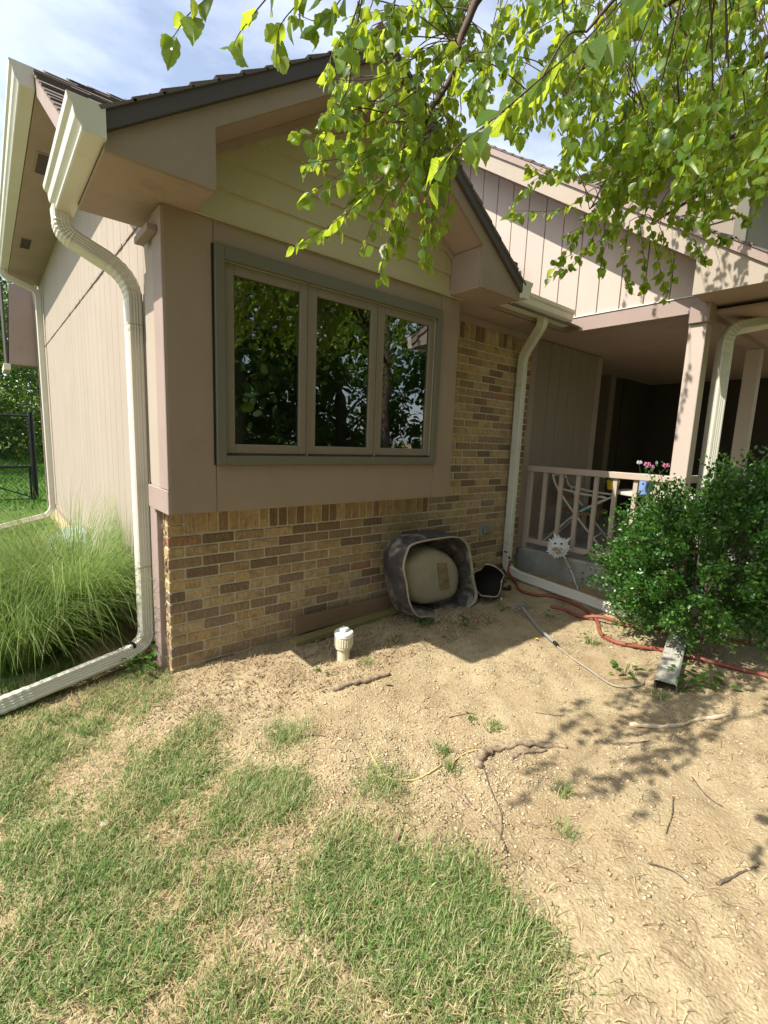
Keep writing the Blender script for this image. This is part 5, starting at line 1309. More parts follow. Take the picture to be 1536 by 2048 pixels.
([(1.99,-1.85,3.05),(1.93,-1.88,2.92),(1.88,-1.9,2.79)],15,0.048),
([(1.76,-1.68,2.99),(1.69,-1.69,2.88),(1.63,-1.7,2.78)],15,0.048),
([(2,-1.92,3.09),(1.95,-1.94,2.99),(1.9,-1.96,2.9)],15,0.048),
([(2.11,-1.84,3.12),(2.05,-1.86,2.98),(1.99,-1.87,2.85)],15,0.048),
([(2.14,-1.98,3.15),(2.09,-2,3.05),(2.04,-2.02,2.95)],15,0.048),
([(1.82,-2.21,2.68),(1.75,-2.2,2.59),(1.68,-2.2,2.51)],15,0.048),
([(1.59,-2.09,2.59),(1.53,-2.1,2.47),(1.47,-2.12,2.36)],15,0.048),
([(1.68,-1.72,2.95),(1.62,-1.73,2.83),(1.56,-1.75,2.72)],15,0.048),
([(1.62,-1.68,2.76),(1.55,-1.7,2.6),(1.49,-1.71,2.46)],15,0.048),
([(2.06,-2.07,2.89),(1.97,-2.06,2.75),(1.89,-2.06,2.62)],15,0.048),
([(1.38,-1.96,2.79),(1.34,-1.98,2.7),(1.29,-2.01,2.61)],15,0.048),
([(2.21,-2.06,2.97),(2.16,-2.06,2.88),(2.1,-2.07,2.79)],15,0.048),
([(1.95,-2.13,2.78),(1.9,-2.15,2.67),(1.85,-2.17,2.55)],15,0.048),
([(1.47,-1.74,2.92),(1.39,-1.74,2.8),(1.32,-1.74,2.69)],15,0.048),
([(1.4,-1.78,2.84),(1.35,-1.79,2.74),(1.31,-1.81,2.65)],15,0.048),
([(1.28,-1.91,2.66),(1.22,-1.92,2.52),(1.16,-1.94,2.39)],15,0.048),
([(2.17,-2.11,2.85),(2.08,-2.1,2.73),(1.99,-2.09,2.6)],15,0.048),
([(1.38,-1.78,2.69),(1.3,-1.78,2.56),(1.23,-1.78,2.43)],15,0.048),
([(1.24,-1.86,2.75),(1.2,-1.89,2.66),(1.16,-1.91,2.57)],15,0.048),
([(1.59,-1.92,2.61),(1.53,-1.93,2.5),(1.48,-1.94,2.4)],15,0.048),
([(1.77,-1.74,2.83),(1.72,-1.76,2.73),(1.67,-1.78,2.63)],15,0.048),
([(1.97,-1.99,2.73),(1.88,-1.97,2.61),(1.8,-1.97,2.49)],15,0.048),
([(1.64,-1.52,3.13),(1.6,-1.55,3),(1.56,-1.58,2.88)],15,0.048),
([(1.79,-1.95,2.66),(1.75,-1.97,2.55),(1.7,-2,2.44)],15,0.048),
([(1.47,-1.7,2.67),(1.43,-1.74,2.52),(1.39,-1.77,2.37)],15,0.048),
([(1.54,-1.77,2.97),(1.5,-1.79,2.88),(1.45,-1.81,2.79)],15,0.048),
([(1.39,-1.97,2.73),(1.33,-1.97,2.65),(1.26,-1.97,2.57)],15,0.048),
([(1.49,-1.76,2.79),(1.45,-1.79,2.67),(1.41,-1.82,2.55)],15,0.048),
([(1.68,-1.77,3.01),(1.6,-1.77,2.85),(1.53,-1.78,2.7)],15,0.048),
([(1.61,-2.18,2.76),(1.55,-2.19,2.65),(1.49,-2.2,2.54)],15,0.048),
([(1.9,-1.9,2.95),(1.8,-1.89,2.8),(1.72,-1.88,2.66)],15,0.048),
([(1.87,-1.7,2.99),(1.82,-1.73,2.88),(1.78,-1.75,2.77)],15,0.048),
([(1.84,-1.7,3.12),(1.78,-1.72,2.96),(1.72,-1.74,2.81)],15,0.048),
([(1.37,-1.77,2.89),(1.32,-1.78,2.8),(1.27,-1.8,2.71)],15,0.048),
([(1.49,-2.04,2.76),(1.45,-2.07,2.64),(1.4,-2.09,2.52)],15,0.048),
([(1.49,-1.77,2.87),(1.44,-1.79,2.78),(1.39,-1.8,2.69)],15,0.048),
([(1.68,-1.8,2.76),(1.59,-1.8,2.6),(1.51,-1.81,2.45)],15,0.048),
([(1.88,-2.06,2.8),(1.79,-2.06,2.65),(1.72,-2.06,2.51)],15,0.048),
([(2.23,-2.11,3.11),(2.09,-2.05,3.01),(1.96,-2.01,2.89)],14,0.044),
([(1.04,-1.97,2.99),(0.96,-1.96,2.92),(0.9,-1.96,2.83)],14,0.044),
([(1.21,-2.13,2.9),(1.09,-2.09,2.8),(0.98,-2.07,2.67)],14,0.044),
([(0.89,-1.74,3.1),(0.78,-1.7,3.01),(0.68,-1.68,2.9)],14,0.044),
([(1.59,-2.25,2.83),(1.49,-2.22,2.75),(1.39,-2.2,2.63)],14,0.044),
([(1.6,-1.64,3.6),(1.44,-1.56,3.47),(1.29,-1.52,3.3)],14,0.044),
([(0.95,-1.79,2.81),(0.84,-1.76,2.72),(0.75,-1.75,2.59)],14,0.044),
([(1.42,-2.3,2.62),(1.3,-2.25,2.54),(1.19,-2.22,2.45)],14,0.044),
([(1.51,-1.85,3.12),(1.34,-1.77,3.01),(1.2,-1.71,2.85)],14,0.044),
([(1.72,-1.88,2.8),(1.61,-1.84,2.72),(1.5,-1.81,2.62)],14,0.044),
([(2.13,-1.49,3.97),(2.02,-1.45,3.88),(1.92,-1.44,3.76)],14,0.044),
([(1.45,-1.93,2.74),(1.36,-1.92,2.66),(1.28,-1.91,2.56)],14,0.044),
([(1.22,-1.75,2.94),(1.11,-1.72,2.84),(1.02,-1.71,2.69)],14,0.044),
([(2.05,-1.46,3.78),(1.85,-1.36,3.63),(1.67,-1.28,3.43)],14,0.044),
([(1.26,-2.08,2.89),(1.14,-2.04,2.79),(1.03,-2.01,2.65)],14,0.044),
([(0.86,-1.77,2.99),(0.72,-1.72,2.89),(0.61,-1.69,2.76)],14,0.044),
([(1.54,-2.02,2.79),(1.45,-2,2.73),(1.37,-1.99,2.64)],14,0.044),
([(1.56,-1.92,3.28),(1.48,-1.92,3.19),(1.41,-1.92,3.07)],14,0.044),
([(1.44,-1.73,3.19),(1.32,-1.69,3.08),(1.21,-1.67,2.93)],14,0.044),
([(2.55,-2.07,3.19),(2.37,-1.99,3.06),(2.22,-1.93,2.88)],14,0.044),
([(1.46,-1.97,2.78),(1.32,-1.92,2.68),(1.21,-1.89,2.55)],14,0.044),
([(1.13,-2.05,2.91),(1.05,-2.04,2.84),(0.98,-2.04,2.75)],14,0.044),
([(1.92,-1.84,3.07),(1.77,-1.77,2.97),(1.64,-1.73,2.85)],14,0.044),
([(2.2,-2.14,2.94),(2.02,-2.05,2.82),(1.86,-1.99,2.65)],14,0.044),
([(1.73,-1.88,3.38),(1.61,-1.84,3.25),(1.5,-1.82,3.08)],14,0.044),
([(1.83,-2.2,3.02),(1.74,-2.18,2.95),(1.66,-2.17,2.86)],14,0.044),
([(1.76,-1.63,3.63),(1.61,-1.57,3.51),(1.48,-1.53,3.35)],14,0.044),
([(1.17,-1.96,2.61),(1.08,-1.94,2.53),(1,-1.94,2.43)],14,0.044),
([(1.27,-2.12,2.58),(1.14,-2.07,2.49),(1.03,-2.03,2.37)],14,0.044),
([(1.49,-1.58,3.54),(1.31,-1.5,3.41),(1.16,-1.44,3.23)],14,0.044),
([(1.7,-2.02,3.13),(1.55,-1.96,3.03),(1.42,-1.91,2.9)],14,0.044),
([(1.58,-1.64,3.39),(1.46,-1.6,3.26),(1.35,-1.58,3.08)],14,0.044),
([(1.33,-1.46,3.48),(1.23,-1.44,3.37),(1.14,-1.43,3.22)],14,0.044),
([(1.52,-1.57,3.15),(1.36,-1.51,3.03),(1.23,-1.46,2.87)],14,0.044),
([(1.61,-1.35,3.4),(1.46,-1.3,3.25),(1.34,-1.27,3.06)],14,0.044),
([(2.44,-1.94,3.35),(2.3,-1.89,3.25),(2.18,-1.85,3.12)],14,0.044),
([(1.35,-2.22,2.81),(1.27,-2.21,2.74),(1.2,-2.21,2.65)],14,0.044),
([(1.43,-1.47,3.5),(1.32,-1.44,3.42),(1.22,-1.42,3.3)],14,0.044),
([(2.16,-1.92,3.09),(1.97,-1.83,2.96),(1.8,-1.76,2.79)],14,0.044),
([(2.59,-2.01,3.41),(2.5,-1.99,3.32),(2.42,-1.98,3.2)],14,0.044),
([(1.16,-1.61,3.23),(1.04,-1.57,3.13),(0.93,-1.55,3)],14,0.044),
([(1.7,-2,3.38),(1.58,-1.97,3.27),(1.48,-1.95,3.13)],14,0.044),
([(1.17,-1.69,2.93),(1.05,-1.65,2.82),(0.95,-1.63,2.68)],14,0.044),
([(1.37,-2.34,2.49),(1.23,-2.28,2.4),(1.11,-2.25,2.28)],14,0.044),
([(1.45,-1.69,3.41),(1.32,-1.64,3.31),(1.22,-1.61,3.18)],14,0.044),
([(1.66,-2.19,3.05),(1.53,-2.14,2.95),(1.42,-2.1,2.83)],14,0.044),
([(1.56,-2.13,2.91),(1.44,-2.08,2.82),(1.33,-2.05,2.71)],14,0.044),
([(1.55,-1.85,3.41),(1.44,-1.82,3.32),(1.34,-1.79,3.2)],14,0.044),
([(0.87,-1.8,2.92),(0.75,-1.76,2.83),(0.64,-1.73,2.72)],14,0.044),
([(2.17,-1.66,3.6),(2.07,-1.63,3.51),(1.98,-1.62,3.39)],14,0.044),
([(2.23,-1.89,3.82),(2.14,-1.87,3.71),(2.06,-1.87,3.57)],14,0.044),
([(1.29,-1.75,3.05),(1.21,-1.74,2.95),(1.13,-1.74,2.82)],14,0.044),
([(1.44,-1.85,2.84),(1.28,-1.78,2.74),(1.15,-1.73,2.6)],14,0.044),
([(1.14,-2.16,2.65),(1.05,-2.14,2.59),(0.97,-2.13,2.51)],14,0.044),
([(1.89,-1.68,3.04),(1.74,-1.62,2.9),(1.61,-1.58,2.71)],14,0.044),
([(2.52,-2.08,3.22),(2.39,-2.03,3.13),(2.27,-1.99,3.01)],14,0.044),
([(2.09,-1.61,3.05),(1.97,-1.58,2.96),(1.87,-1.56,2.83)],14,0.044),
([(1.2,-1.82,2.96),(1.11,-1.8,2.86),(1.02,-1.8,2.72)],14,0.044),
([(0.9,-1.89,2.78),(0.79,-1.85,2.7),(0.69,-1.82,2.6)],14,0.044),
([(1.28,-2.25,2.92),(1.13,-2.18,2.82),(1,-2.14,2.69)],14,0.044),
([(1.38,-2,3.16),(1.21,-1.92,3.05),(1.07,-1.87,2.89)],14,0.044),
([(1.19,-1.55,3.29),(1.07,-1.52,3.2),(0.98,-1.5,3.09)],14,0.044),
([(1.1,-1.98,2.64),(0.97,-1.92,2.55),(0.85,-1.89,2.44)],14,0.044),
([(1.29,-2.11,3.07),(1.19,-2.08,2.98),(1.09,-2.06,2.85)],14,0.044),
([(1.6,-1.72,3.21),(1.47,-1.68,3.07),(1.36,-1.66,2.9)],14,0.044),
([(1.73,-1.85,3.36),(1.62,-1.82,3.24),(1.53,-1.81,3.09)],14,0.044),
([(1,-2.1,2.58),(0.9,-2.07,2.49),(0.81,-2.05,2.37)],14,0.044),
([(1.95,-1.73,3.27),(1.85,-1.7,3.18),(1.76,-1.68,3.07)],14,0.044),
([(1.1,-1.64,3.06),(1.03,-1.63,2.99),(0.96,-1.63,2.9)],14,0.044),
([(2.05,-1.62,3.32),(1.92,-1.58,3.21),(1.81,-1.55,3.07)],14,0.044),
([(2.32,-1.86,3.07),(2.16,-1.8,2.92),(2.02,-1.77,2.72)],14,0.044),
([(2.15,-1.65,3.59),(2.02,-1.6,3.48),(1.91,-1.57,3.34)],14,0.044),
([(1.69,-2.08,3.28),(1.57,-2.04,3.18),(1.46,-2.02,3.05)],14,0.044),
([(0.91,-1.91,2.77),(0.84,-1.91,2.71),(0.77,-1.91,2.62)],14,0.044),
([(2.23,-1.84,3.64),(2.1,-1.79,3.51),(1.98,-1.76,3.34)],14,0.044),
([(1.43,-2.02,3.11),(1.3,-1.97,3),(1.19,-1.94,2.85)],14,0.044),
([(1.45,-2.21,3.05),(1.35,-2.18,2.98),(1.26,-2.17,2.89)],14,0.044),
([(1.12,-2.06,3.05),(1.01,-2.02,2.95),(0.91,-2,2.81)],14,0.044),
([(0.51,-1.56,3),(0.45,-1.57,2.91),(0.4,-1.58,2.83)],13,0.045),
([(0.29,-1.67,2.52),(0.25,-1.7,2.4),(0.22,-1.73,2.29)],13,0.045),
([(0.09,-1.59,2.43),(0.05,-1.61,2.36),(0.02,-1.63,2.3)],13,0.045),
([(0.44,-1.54,2.49),(0.39,-1.54,2.42),(0.34,-1.56,2.34)],13,0.045),
([(0.55,-1.51,3.01),(0.51,-1.53,2.91),(0.47,-1.55,2.82)],13,0.045),
([(0.18,-1.42,2.51),(0.12,-1.43,2.39),(0.07,-1.45,2.28)],13,0.045),
([(0.18,-1.51,2.75),(0.14,-1.54,2.63),(0.1,-1.57,2.52)],13,0.045),
([(0.11,-1.57,2.61),(0.05,-1.58,2.52),(0.01,-1.6,2.43)],13,0.045),
([(0.29,-1.67,2.73),(0.23,-1.68,2.64),(0.17,-1.69,2.55)],13,0.045),
([(0.44,-1.38,2.75),(0.4,-1.41,2.67),(0.37,-1.43,2.59)],13,0.045),
([(0.46,-1.4,2.78),(0.39,-1.4,2.67),(0.33,-1.41,2.56)],13,0.045),
([(0.4,-1.42,2.59),(0.37,-1.45,2.5),(0.34,-1.48,2.41)],13,0.045),
([(0.38,-1.31,2.89),(0.32,-1.32,2.79),(0.27,-1.34,2.7)],13,0.045),
([(0.25,-1.74,2.3),(0.2,-1.75,2.2),(0.16,-1.78,2.1)],13,0.045),
([(0.3,-1.31,2.69),(0.27,-1.35,2.58),(0.24,-1.39,2.48)],13,0.045),
([(0.54,-1.61,2.8),(0.49,-1.63,2.68),(0.45,-1.65,2.57)],13,0.045),
([(0.2,-1.64,2.63),(0.15,-1.65,2.56),(0.11,-1.67,2.49)],13,0.045),
([(0.17,-1.69,2.33),(0.14,-1.72,2.25),(0.11,-1.75,2.18)],13,0.045),
([(0.6,-1.55,2.61),(0.56,-1.58,2.51),(0.53,-1.61,2.41)],13,0.045),
([(0.19,-1.66,2.66),(0.15,-1.68,2.57),(0.11,-1.71,2.47)],13,0.045),
([(0.33,-1.27,2.8),(0.27,-1.28,2.66),(0.21,-1.3,2.53)],13,0.045),
([(0.11,-1.59,2.39),(0.08,-1.63,2.3),(0.05,-1.66,2.22)],13,0.045),
([(0.47,-1.69,2.63),(0.42,-1.7,2.55),(0.37,-1.71,2.46)],13,0.045),
([(0.4,-1.74,2.62),(0.32,-1.74,2.53),(0.25,-1.74,2.44)],13,0.045),
([(3.2,-1.06,4.31),(3.05,-1,4.2),(2.92,-0.95,4.05)],16,0.046),
([(2.59,-1.47,4.25),(2.44,-1.41,4.12),(2.31,-1.38,3.94)],16,0.046),
([(2.93,-1.31,3.74),(2.82,-1.27,3.63),(2.71,-1.26,3.48)],16,0.046),
([(3.23,-1.52,4.47),(3.07,-1.45,4.34),(2.92,-1.41,4.16)],16,0.046),
([(2.74,-0.83,4.67),(2.63,-0.8,4.54),(2.53,-0.8,4.36)],16,0.046),
([(3.19,-1.83,4.38),(3.09,-1.8,4.29),(3,-1.79,4.18)],16,0.046),
([(2.74,-1.61,3.58),(2.63,-1.59,3.47),(2.54,-1.58,3.31)],16,0.046),
([(2.93,-1.41,4.38),(2.82,-1.38,4.29),(2.72,-1.36,4.18)],16,0.046),
([(3.32,-1.22,4),(3.21,-1.18,3.9),(3.1,-1.17,3.76)],16,0.046),
([(3.33,-1.65,4.58),(3.17,-1.57,4.47),(3.02,-1.52,4.32)],16,0.046),
([(2.75,-0.88,4.16),(2.64,-0.85,4.03),(2.55,-0.85,3.85)],16,0.046),
([(3.87,-1.61,4.71),(3.72,-1.55,4.58),(3.58,-1.51,4.39)],16,0.046),
([(3.16,-1.72,3.9),(3.01,-1.66,3.78),(2.88,-1.62,3.61)],16,0.046),
([(3.5,-1.45,4.27),(3.38,-1.41,4.18),(3.28,-1.39,4.05)],16,0.046),
([(2.63,-1.5,3.95),(2.5,-1.45,3.86),(2.39,-1.41,3.74)],16,0.046),
([(3.74,-1.51,4.78),(3.59,-1.46,4.65),(3.46,-1.42,4.47)],16,0.046),
([(2.92,-1.5,4.34),(2.82,-1.47,4.26),(2.72,-1.45,4.15)],16,0.046),
([(3.04,-1.44,3.92),(2.92,-1.41,3.81),(2.82,-1.39,3.67)],16,0.046),
([(3.34,-1.49,4.43),(3.19,-1.43,4.29),(3.06,-1.4,4.11)],16,0.046),
([(2.96,-1.51,4.51),(2.85,-1.48,4.38),(2.74,-1.47,4.21)],16,0.046),
([(2.72,-0.69,4.96),(2.62,-0.66,4.87),(2.53,-0.65,4.74)],16,0.046),
([(2.85,-1.32,3.82),(2.75,-1.31,3.71),(2.67,-1.3,3.56)],16,0.046),
([(3.4,-1.61,3.98),(3.23,-1.53,3.84),(3.08,-1.48,3.65)],16,0.046),
([(3.3,-1.55,3.87),(3.18,-1.5,3.78),(3.07,-1.47,3.68)],16,0.046),
([(3.06,-1.86,4.22),(2.97,-1.84,4.12),(2.88,-1.84,4)],16,0.046),
([(2.58,-1.25,4.43),(2.5,-1.24,4.35),(2.42,-1.23,4.25)],16,0.046),
([(3.09,-1.81,3.81),(2.97,-1.77,3.71),(2.86,-1.74,3.58)],16,0.046),
([(2.85,-1.18,4.71),(2.69,-1.1,4.57),(2.54,-1.05,4.39)],16,0.046),
([(3.64,-1.62,4.17),(3.42,-1.51,4.03),(3.23,-1.42,3.83)],16,0.046),
([(3.47,-1.54,4.43),(3.28,-1.45,4.29),(3.12,-1.38,4.12)],16,0.046),
([(2.89,-1.62,4.05),(2.79,-1.6,3.95),(2.7,-1.59,3.82)],16,0.046),
([(2.84,-1.64,3.69),(2.68,-1.57,3.59),(2.54,-1.53,3.44)],16,0.046),
([(2.94,-1.08,4.75),(2.84,-1.06,4.64),(2.75,-1.06,4.49)],16,0.046),
([(2.44,-1.2,4.46),(2.35,-1.19,4.35),(2.27,-1.19,4.21)],16,0.046),
([(2.77,-0.63,4.42),(2.62,-0.58,4.27),(2.5,-0.55,4.07)],16,0.046),
([(3.1,-1.76,4.42),(3.02,-1.75,4.33),(2.95,-1.75,4.23)],16,0.046),
([(3.04,-1.47,3.88),(2.89,-1.41,3.75),(2.75,-1.37,3.58)],16,0.046),
([(3.47,-1.73,4.12),(3.36,-1.7,4.02),(3.26,-1.68,3.9)],16,0.046),
([(2.61,-1.43,3.65),(2.48,-1.37,3.55),(2.37,-1.34,3.43)],16,0.046),
([(2.24,-1.06,3.93),(2.1,-1.01,3.81),(1.98,-0.97,3.66)],16,0.046),
([(3.48,-1.5,4.57),(3.37,-1.46,4.47),(3.27,-1.44,4.35)],16,0.046),
([(2.82,-0.75,4.28),(2.72,-0.73,4.15),(2.63,-0.72,3.97)],16,0.046),
([(2.92,-1.35,4.19),(2.83,-1.33,4.1),(2.75,-1.32,3.98)],16,0.046),
([(3.1,-1.13,4.84),(3,-1.11,4.74),(2.91,-1.09,4.6)],16,0.046),
([(2.88,-0.69,4.73),(2.79,-0.67,4.62),(2.7,-0.67,4.48)],16,0.046),
([(2.38,-1.42,3.43),(2.29,-1.4,3.34),(2.2,-1.39,3.22)],16,0.046),
([(2.76,-1.63,3.96),(2.63,-1.58,3.83),(2.51,-1.56,3.66)],16,0.046),
([(3.56,-1.36,4.53),(3.46,-1.34,4.44),(3.38,-1.34,4.32)],16,0.046),
([(3.03,-0.94,4.71),(2.9,-0.9,4.58),(2.79,-0.87,4.42)],16,0.046),
([(3.01,-1.36,3.83),(2.87,-1.3,3.72),(2.74,-1.26,3.58)],16,0.046),
([(3.03,-1.44,4.26),(2.92,-1.42,4.17),(2.83,-1.4,4.05)],16,0.046),
([(3.26,-1.69,4.34),(3.12,-1.63,4.22),(2.98,-1.59,4.06)],16,0.046),
([(2.8,-0.9,4.41),(2.72,-0.89,4.32),(2.65,-0.89,4.21)],16,0.046),
([(2.77,-1.77,3.48),(2.67,-1.74,3.4),(2.58,-1.72,3.3)],16,0.046),
([(2.29,-1.35,3.69),(2.19,-1.33,3.59),(2.11,-1.32,3.46)],16,0.046),
([(2.76,-1.19,3.96),(2.57,-1.1,3.83),(2.41,-1.03,3.64)],16,0.046),
([(2.75,-1.61,3.6),(2.64,-1.57,3.5),(2.54,-1.55,3.36)],16,0.046),
([(3.52,-1.23,4.97),(3.37,-1.17,4.86),(3.23,-1.12,4.7)],16,0.046),
([(3.31,-1.85,3.64),(3.1,-1.74,3.51),(2.92,-1.66,3.33)],16,0.046),
([(2.97,-0.8,4.59),(2.86,-0.76,4.48),(2.76,-0.75,4.32)],16,0.046),
([(3.21,-1.39,4.36),(3.1,-1.35,4.24),(3,-1.33,4.09)],16,0.046),
([(3.45,-1.25,4.48),(3.3,-1.2,4.34),(3.17,-1.17,4.14)],16,0.046),
([(2.46,-1.33,3.83),(2.35,-1.31,3.7),(2.26,-1.3,3.52)],16,0.046),
([(3,-1.27,4.48),(2.92,-1.26,4.39),(2.84,-1.26,4.28)],16,0.046),
([(3.19,-1.91,3.71),(3.09,-1.89,3.61),(3.01,-1.88,3.47)],16,0.046),
([(2.97,-0.68,4.92),(2.87,-0.65,4.8),(2.77,-0.64,4.66)],16,0.046),
([(2.92,-0.59,5.03),(2.71,-0.49,4.88),(2.53,-0.42,4.68)],16,0.046),
([(3.06,-1.76,3.73),(2.97,-1.74,3.64),(2.88,-1.73,3.53)],16,0.046),
([(2.68,-0.75,4.72),(2.59,-0.73,4.61),(2.5,-0.73,4.45)],16,0.046),
([(2.13,-1.65,3.02),(1.97,-1.58,2.9),(1.84,-1.54,2.76)],14,0.044),
([(2.15,-2.12,2.99),(2.05,-2.09,2.9),(1.96,-2.07,2.77)],14,0.044),
([(1.65,-1.59,3.16),(1.58,-1.58,3.09),(1.52,-1.59,2.99)],14,0.044),
([(2.19,-1.54,3.37),(2.04,-1.47,3.27),(1.91,-1.43,3.13)],14,0.044),
([(1.99,-2.04,2.94),(1.89,-2.02,2.85),(1.8,-2,2.74)],14,0.044),
([(2.32,-1.88,3),(2.23,-1.86,2.91),(2.15,-1.85,2.8)],14,0.044),
([(1.45,-1.69,2.87),(1.37,-1.68,2.81),(1.31,-1.68,2.72)],14,0.044),
([(1.95,-1.61,3.31),(1.84,-1.59,3.21),(1.75,-1.57,3.08)],14,0.044),
([(2.54,-1.84,3.48),(2.43,-1.81,3.39),(2.33,-1.79,3.28)],14,0.044),
([(2.11,-1.99,2.94),(1.96,-1.93,2.83),(1.83,-1.89,2.68)],14,0.044),
([(1.85,-2.01,3.13),(1.74,-1.98,3.04),(1.64,-1.96,2.93)],14,0.044),
([(1.58,-1.7,2.85),(1.48,-1.66,2.76),(1.38,-1.65,2.65)],14,0.044),
([(2.28,-2.01,3.22),(2.15,-1.96,3.12),(2.02,-1.92,2.99)],14,0.044),
([(1.84,-1.74,3.17),(1.72,-1.69,3.07),(1.6,-1.66,2.94)],14,0.044),
([(1.79,-1.62,3.12),(1.71,-1.61,3.04),(1.64,-1.61,2.93)],14,0.044),
([(2.3,-2.06,3.35),(2.21,-2.04,3.27),(2.14,-2.04,3.15)],14,0.044),
([(1.76,-1.73,3.19),(1.67,-1.71,3.08),(1.58,-1.7,2.94)],14,0.044),
([(1.98,-1.74,3.01),(1.9,-1.73,2.94),(1.83,-1.73,2.85)],14,0.044),
([(1.78,-1.78,2.81),(1.68,-1.75,2.73),(1.59,-1.74,2.63)],14,0.044),
([(2.13,-1.76,3.36),(2,-1.72,3.25),(1.89,-1.69,3.1)],14,0.044),
([(2.4,-1.76,3.12),(2.3,-1.74,3.02),(2.21,-1.74,2.87)],14,0.044),
([(1.84,-1.92,2.89),(1.73,-1.88,2.8),(1.63,-1.86,2.67)],14,0.044),
([(2.21,-1.88,3.09),(2.05,-1.81,2.97),(1.91,-1.76,2.81)],14,0.044),
([(1.88,-2.06,2.83),(1.76,-2.01,2.74),(1.65,-1.98,2.62)],14,0.044),
([(1.47,-1.73,2.78),(1.37,-1.69,2.7),(1.27,-1.68,2.59)],14,0.044),
([(2.1,-2.01,2.91),(1.97,-1.96,2.8),(1.85,-1.93,2.65)],14,0.044),
([(1.86,-1.98,2.72),(1.71,-1.91,2.62),(1.57,-1.86,2.49)],14,0.044),
([(1.81,-1.58,2.96),(1.67,-1.52,2.87),(1.55,-1.49,2.74)],14,0.044),
([(2.23,-2.03,3.27),(2.1,-1.97,3.17),(1.97,-1.94,3.04)],14,0.044),
([(2.6,-2.06,3.06),(2.5,-2.04,2.98),(2.41,-2.02,2.89)],14,0.044),
([(2.49,-2.06,2.94),(2.36,-2.01,2.85),(2.24,-1.97,2.73)],14,0.044),
([(2.12,-1.84,3.04),(1.97,-1.77,2.92),(1.83,-1.73,2.77)],14,0.044),
([(2.3,-2.12,3.08),(2.17,-2.07,2.98),(2.05,-2.04,2.85)],14,0.044),
([(1.53,-1.7,2.71),(1.45,-1.69,2.63),(1.38,-1.69,2.52)],14,0.044),
([(1.59,-1.79,2.72),(1.47,-1.75,2.64),(1.37,-1.72,2.54)],14,0.044),
([(1.86,-1.7,3),(1.73,-1.64,2.88),(1.61,-1.61,2.73)],14,0.044),
([(1.77,-1.78,3.12),(1.7,-1.78,3.06),(1.64,-1.78,2.97)],14,0.044),
([(1.97,-1.54,3.3),(1.84,-1.49,3.18),(1.72,-1.47,3.02)],14,0.044),
([(1.93,-1.65,3.24),(1.84,-1.63,3.15),(1.76,-1.63,3.02)],14,0.044),
([(1.71,-1.96,3),(1.61,-1.94,2.91),(1.53,-1.93,2.78)],14,0.044),
([(1.97,-1.82,2.93),(1.85,-1.79,2.82),(1.75,-1.76,2.68)],14,0.044),
([(2.69,-1.97,3.57),(2.6,-1.96,3.47),(2.51,-1.96,3.34)],14,0.044),
([(1.98,-1.68,2.87),(1.82,-1.61,2.76),(1.69,-1.56,2.62)],14,0.044),
([(1.63,-1.57,3.14),(1.47,-1.49,3.03),(1.33,-1.44,2.88)],14,0.044),
([(1.77,-1.67,2.8),(1.7,-1.66,2.72),(1.62,-1.66,2.62)],14,0.044)]
BOUGHS = [
[(1.62,-2.33,3.41),(1.03,-2.04,3.06),(0.6,-1.71,2.91),(0.49,-1.65,2.75),(0.45,-1.64,2.6),(0.39,-1.61,2.48),(0.36,-1.61,2.38)],
[(2.36,-2.53,3.59),(2.04,-2.19,3.26),(1.93,-1.93,3.11),(1.83,-1.74,2.97),(1.66,-1.58,2.7),(1.57,-1.53,2.6)],
[(2.33,-2.6,3.09),(2.11,-2.2,2.84),(2.03,-1.95,2.74),(1.95,-1.77,2.64),(1.85,-1.71,2.56)],
[(3.2,-2.41,4.41),(3.28,-1.81,4.41),(3.03,-1.37,4.26),(2.83,-1.08,4.2)],
[(0.76,-2.31,2.85),(0.33,-2.29,2.42),(0.2,-2.25,2.26)],
[(1.03,-2.04,3.06),(0.33,-1.91,2.71),(0.05,-1.77,2.58),(-0.19,-1.79,2.44),(-0.29,-1.71,2.42)],
[(1.52,-2.42,3.21),(1.27,-2.1,3.07),(1.11,-1.86,2.94),(1.01,-1.68,2.8)]]

# ================================================================== FOUNTAIN GRASS
def fountain(name, cx, cy, n, Lr, label, spread=.16, seed=1):
    r = np.random.default_rng(seed); seg = 7; az = r.uniform(0, 2*np.pi, n); d = spread*np.sqrt(r.random(n))
    bx = cx+d*np.cos(az); by = cy+d*np.sin(az)*1.2; z0 = gz(cx, cy)-.01
    L = r.uniform(*Lr, n); a = r.uniform(.02, .45, n)+d*1.0; bend = r.uniform(.7, 2.5, n); az2 = az+r.normal(0, .5, n)
    dx, dy = np.cos(az2), np.sin(az2); px, py = -dy, dx; W = r.uniform(.003, .0058, n); V = np.zeros((n, (seg+1)*2, 3)); hx = np.zeros(n); hz = np.zeros(n)
    for k in range(seg+1):
        w = W*(1-(k/seg)**1.5)*.5+.0004; x = bx+dx*hx; y = by+dy*hx; z = np.maximum(z0+hz, z0+.01)
        over = np.maximum(x+.012, 0)*(y > .1); x = x-over
        V[:, 2*k] = np.stack([x-px*w, y-py*w, z], -1); V[:, 2*k+1] = np.stack([x+px*w, y+py*w, z], -1)
        hx = hx+np.sin(a)*L/seg; hz = hz+np.cos(a)*L/seg; a = a+bend*(k+1.0)/(seg*.5)/seg
    b = np.arange(n)*(seg+1)*2
    Q = np.concatenate([np.stack([b+2*k, b+2*k+1, b+2*k+3, b+2*k+2], -1) for k in range(seg)])
    e = empty(name, (0,0,0), 0, label, 'ornamental grass')
    quads_mesh('blades', V.reshape(-1, 3), Q, MT['fountain'], e, kind='stuff')
    return e
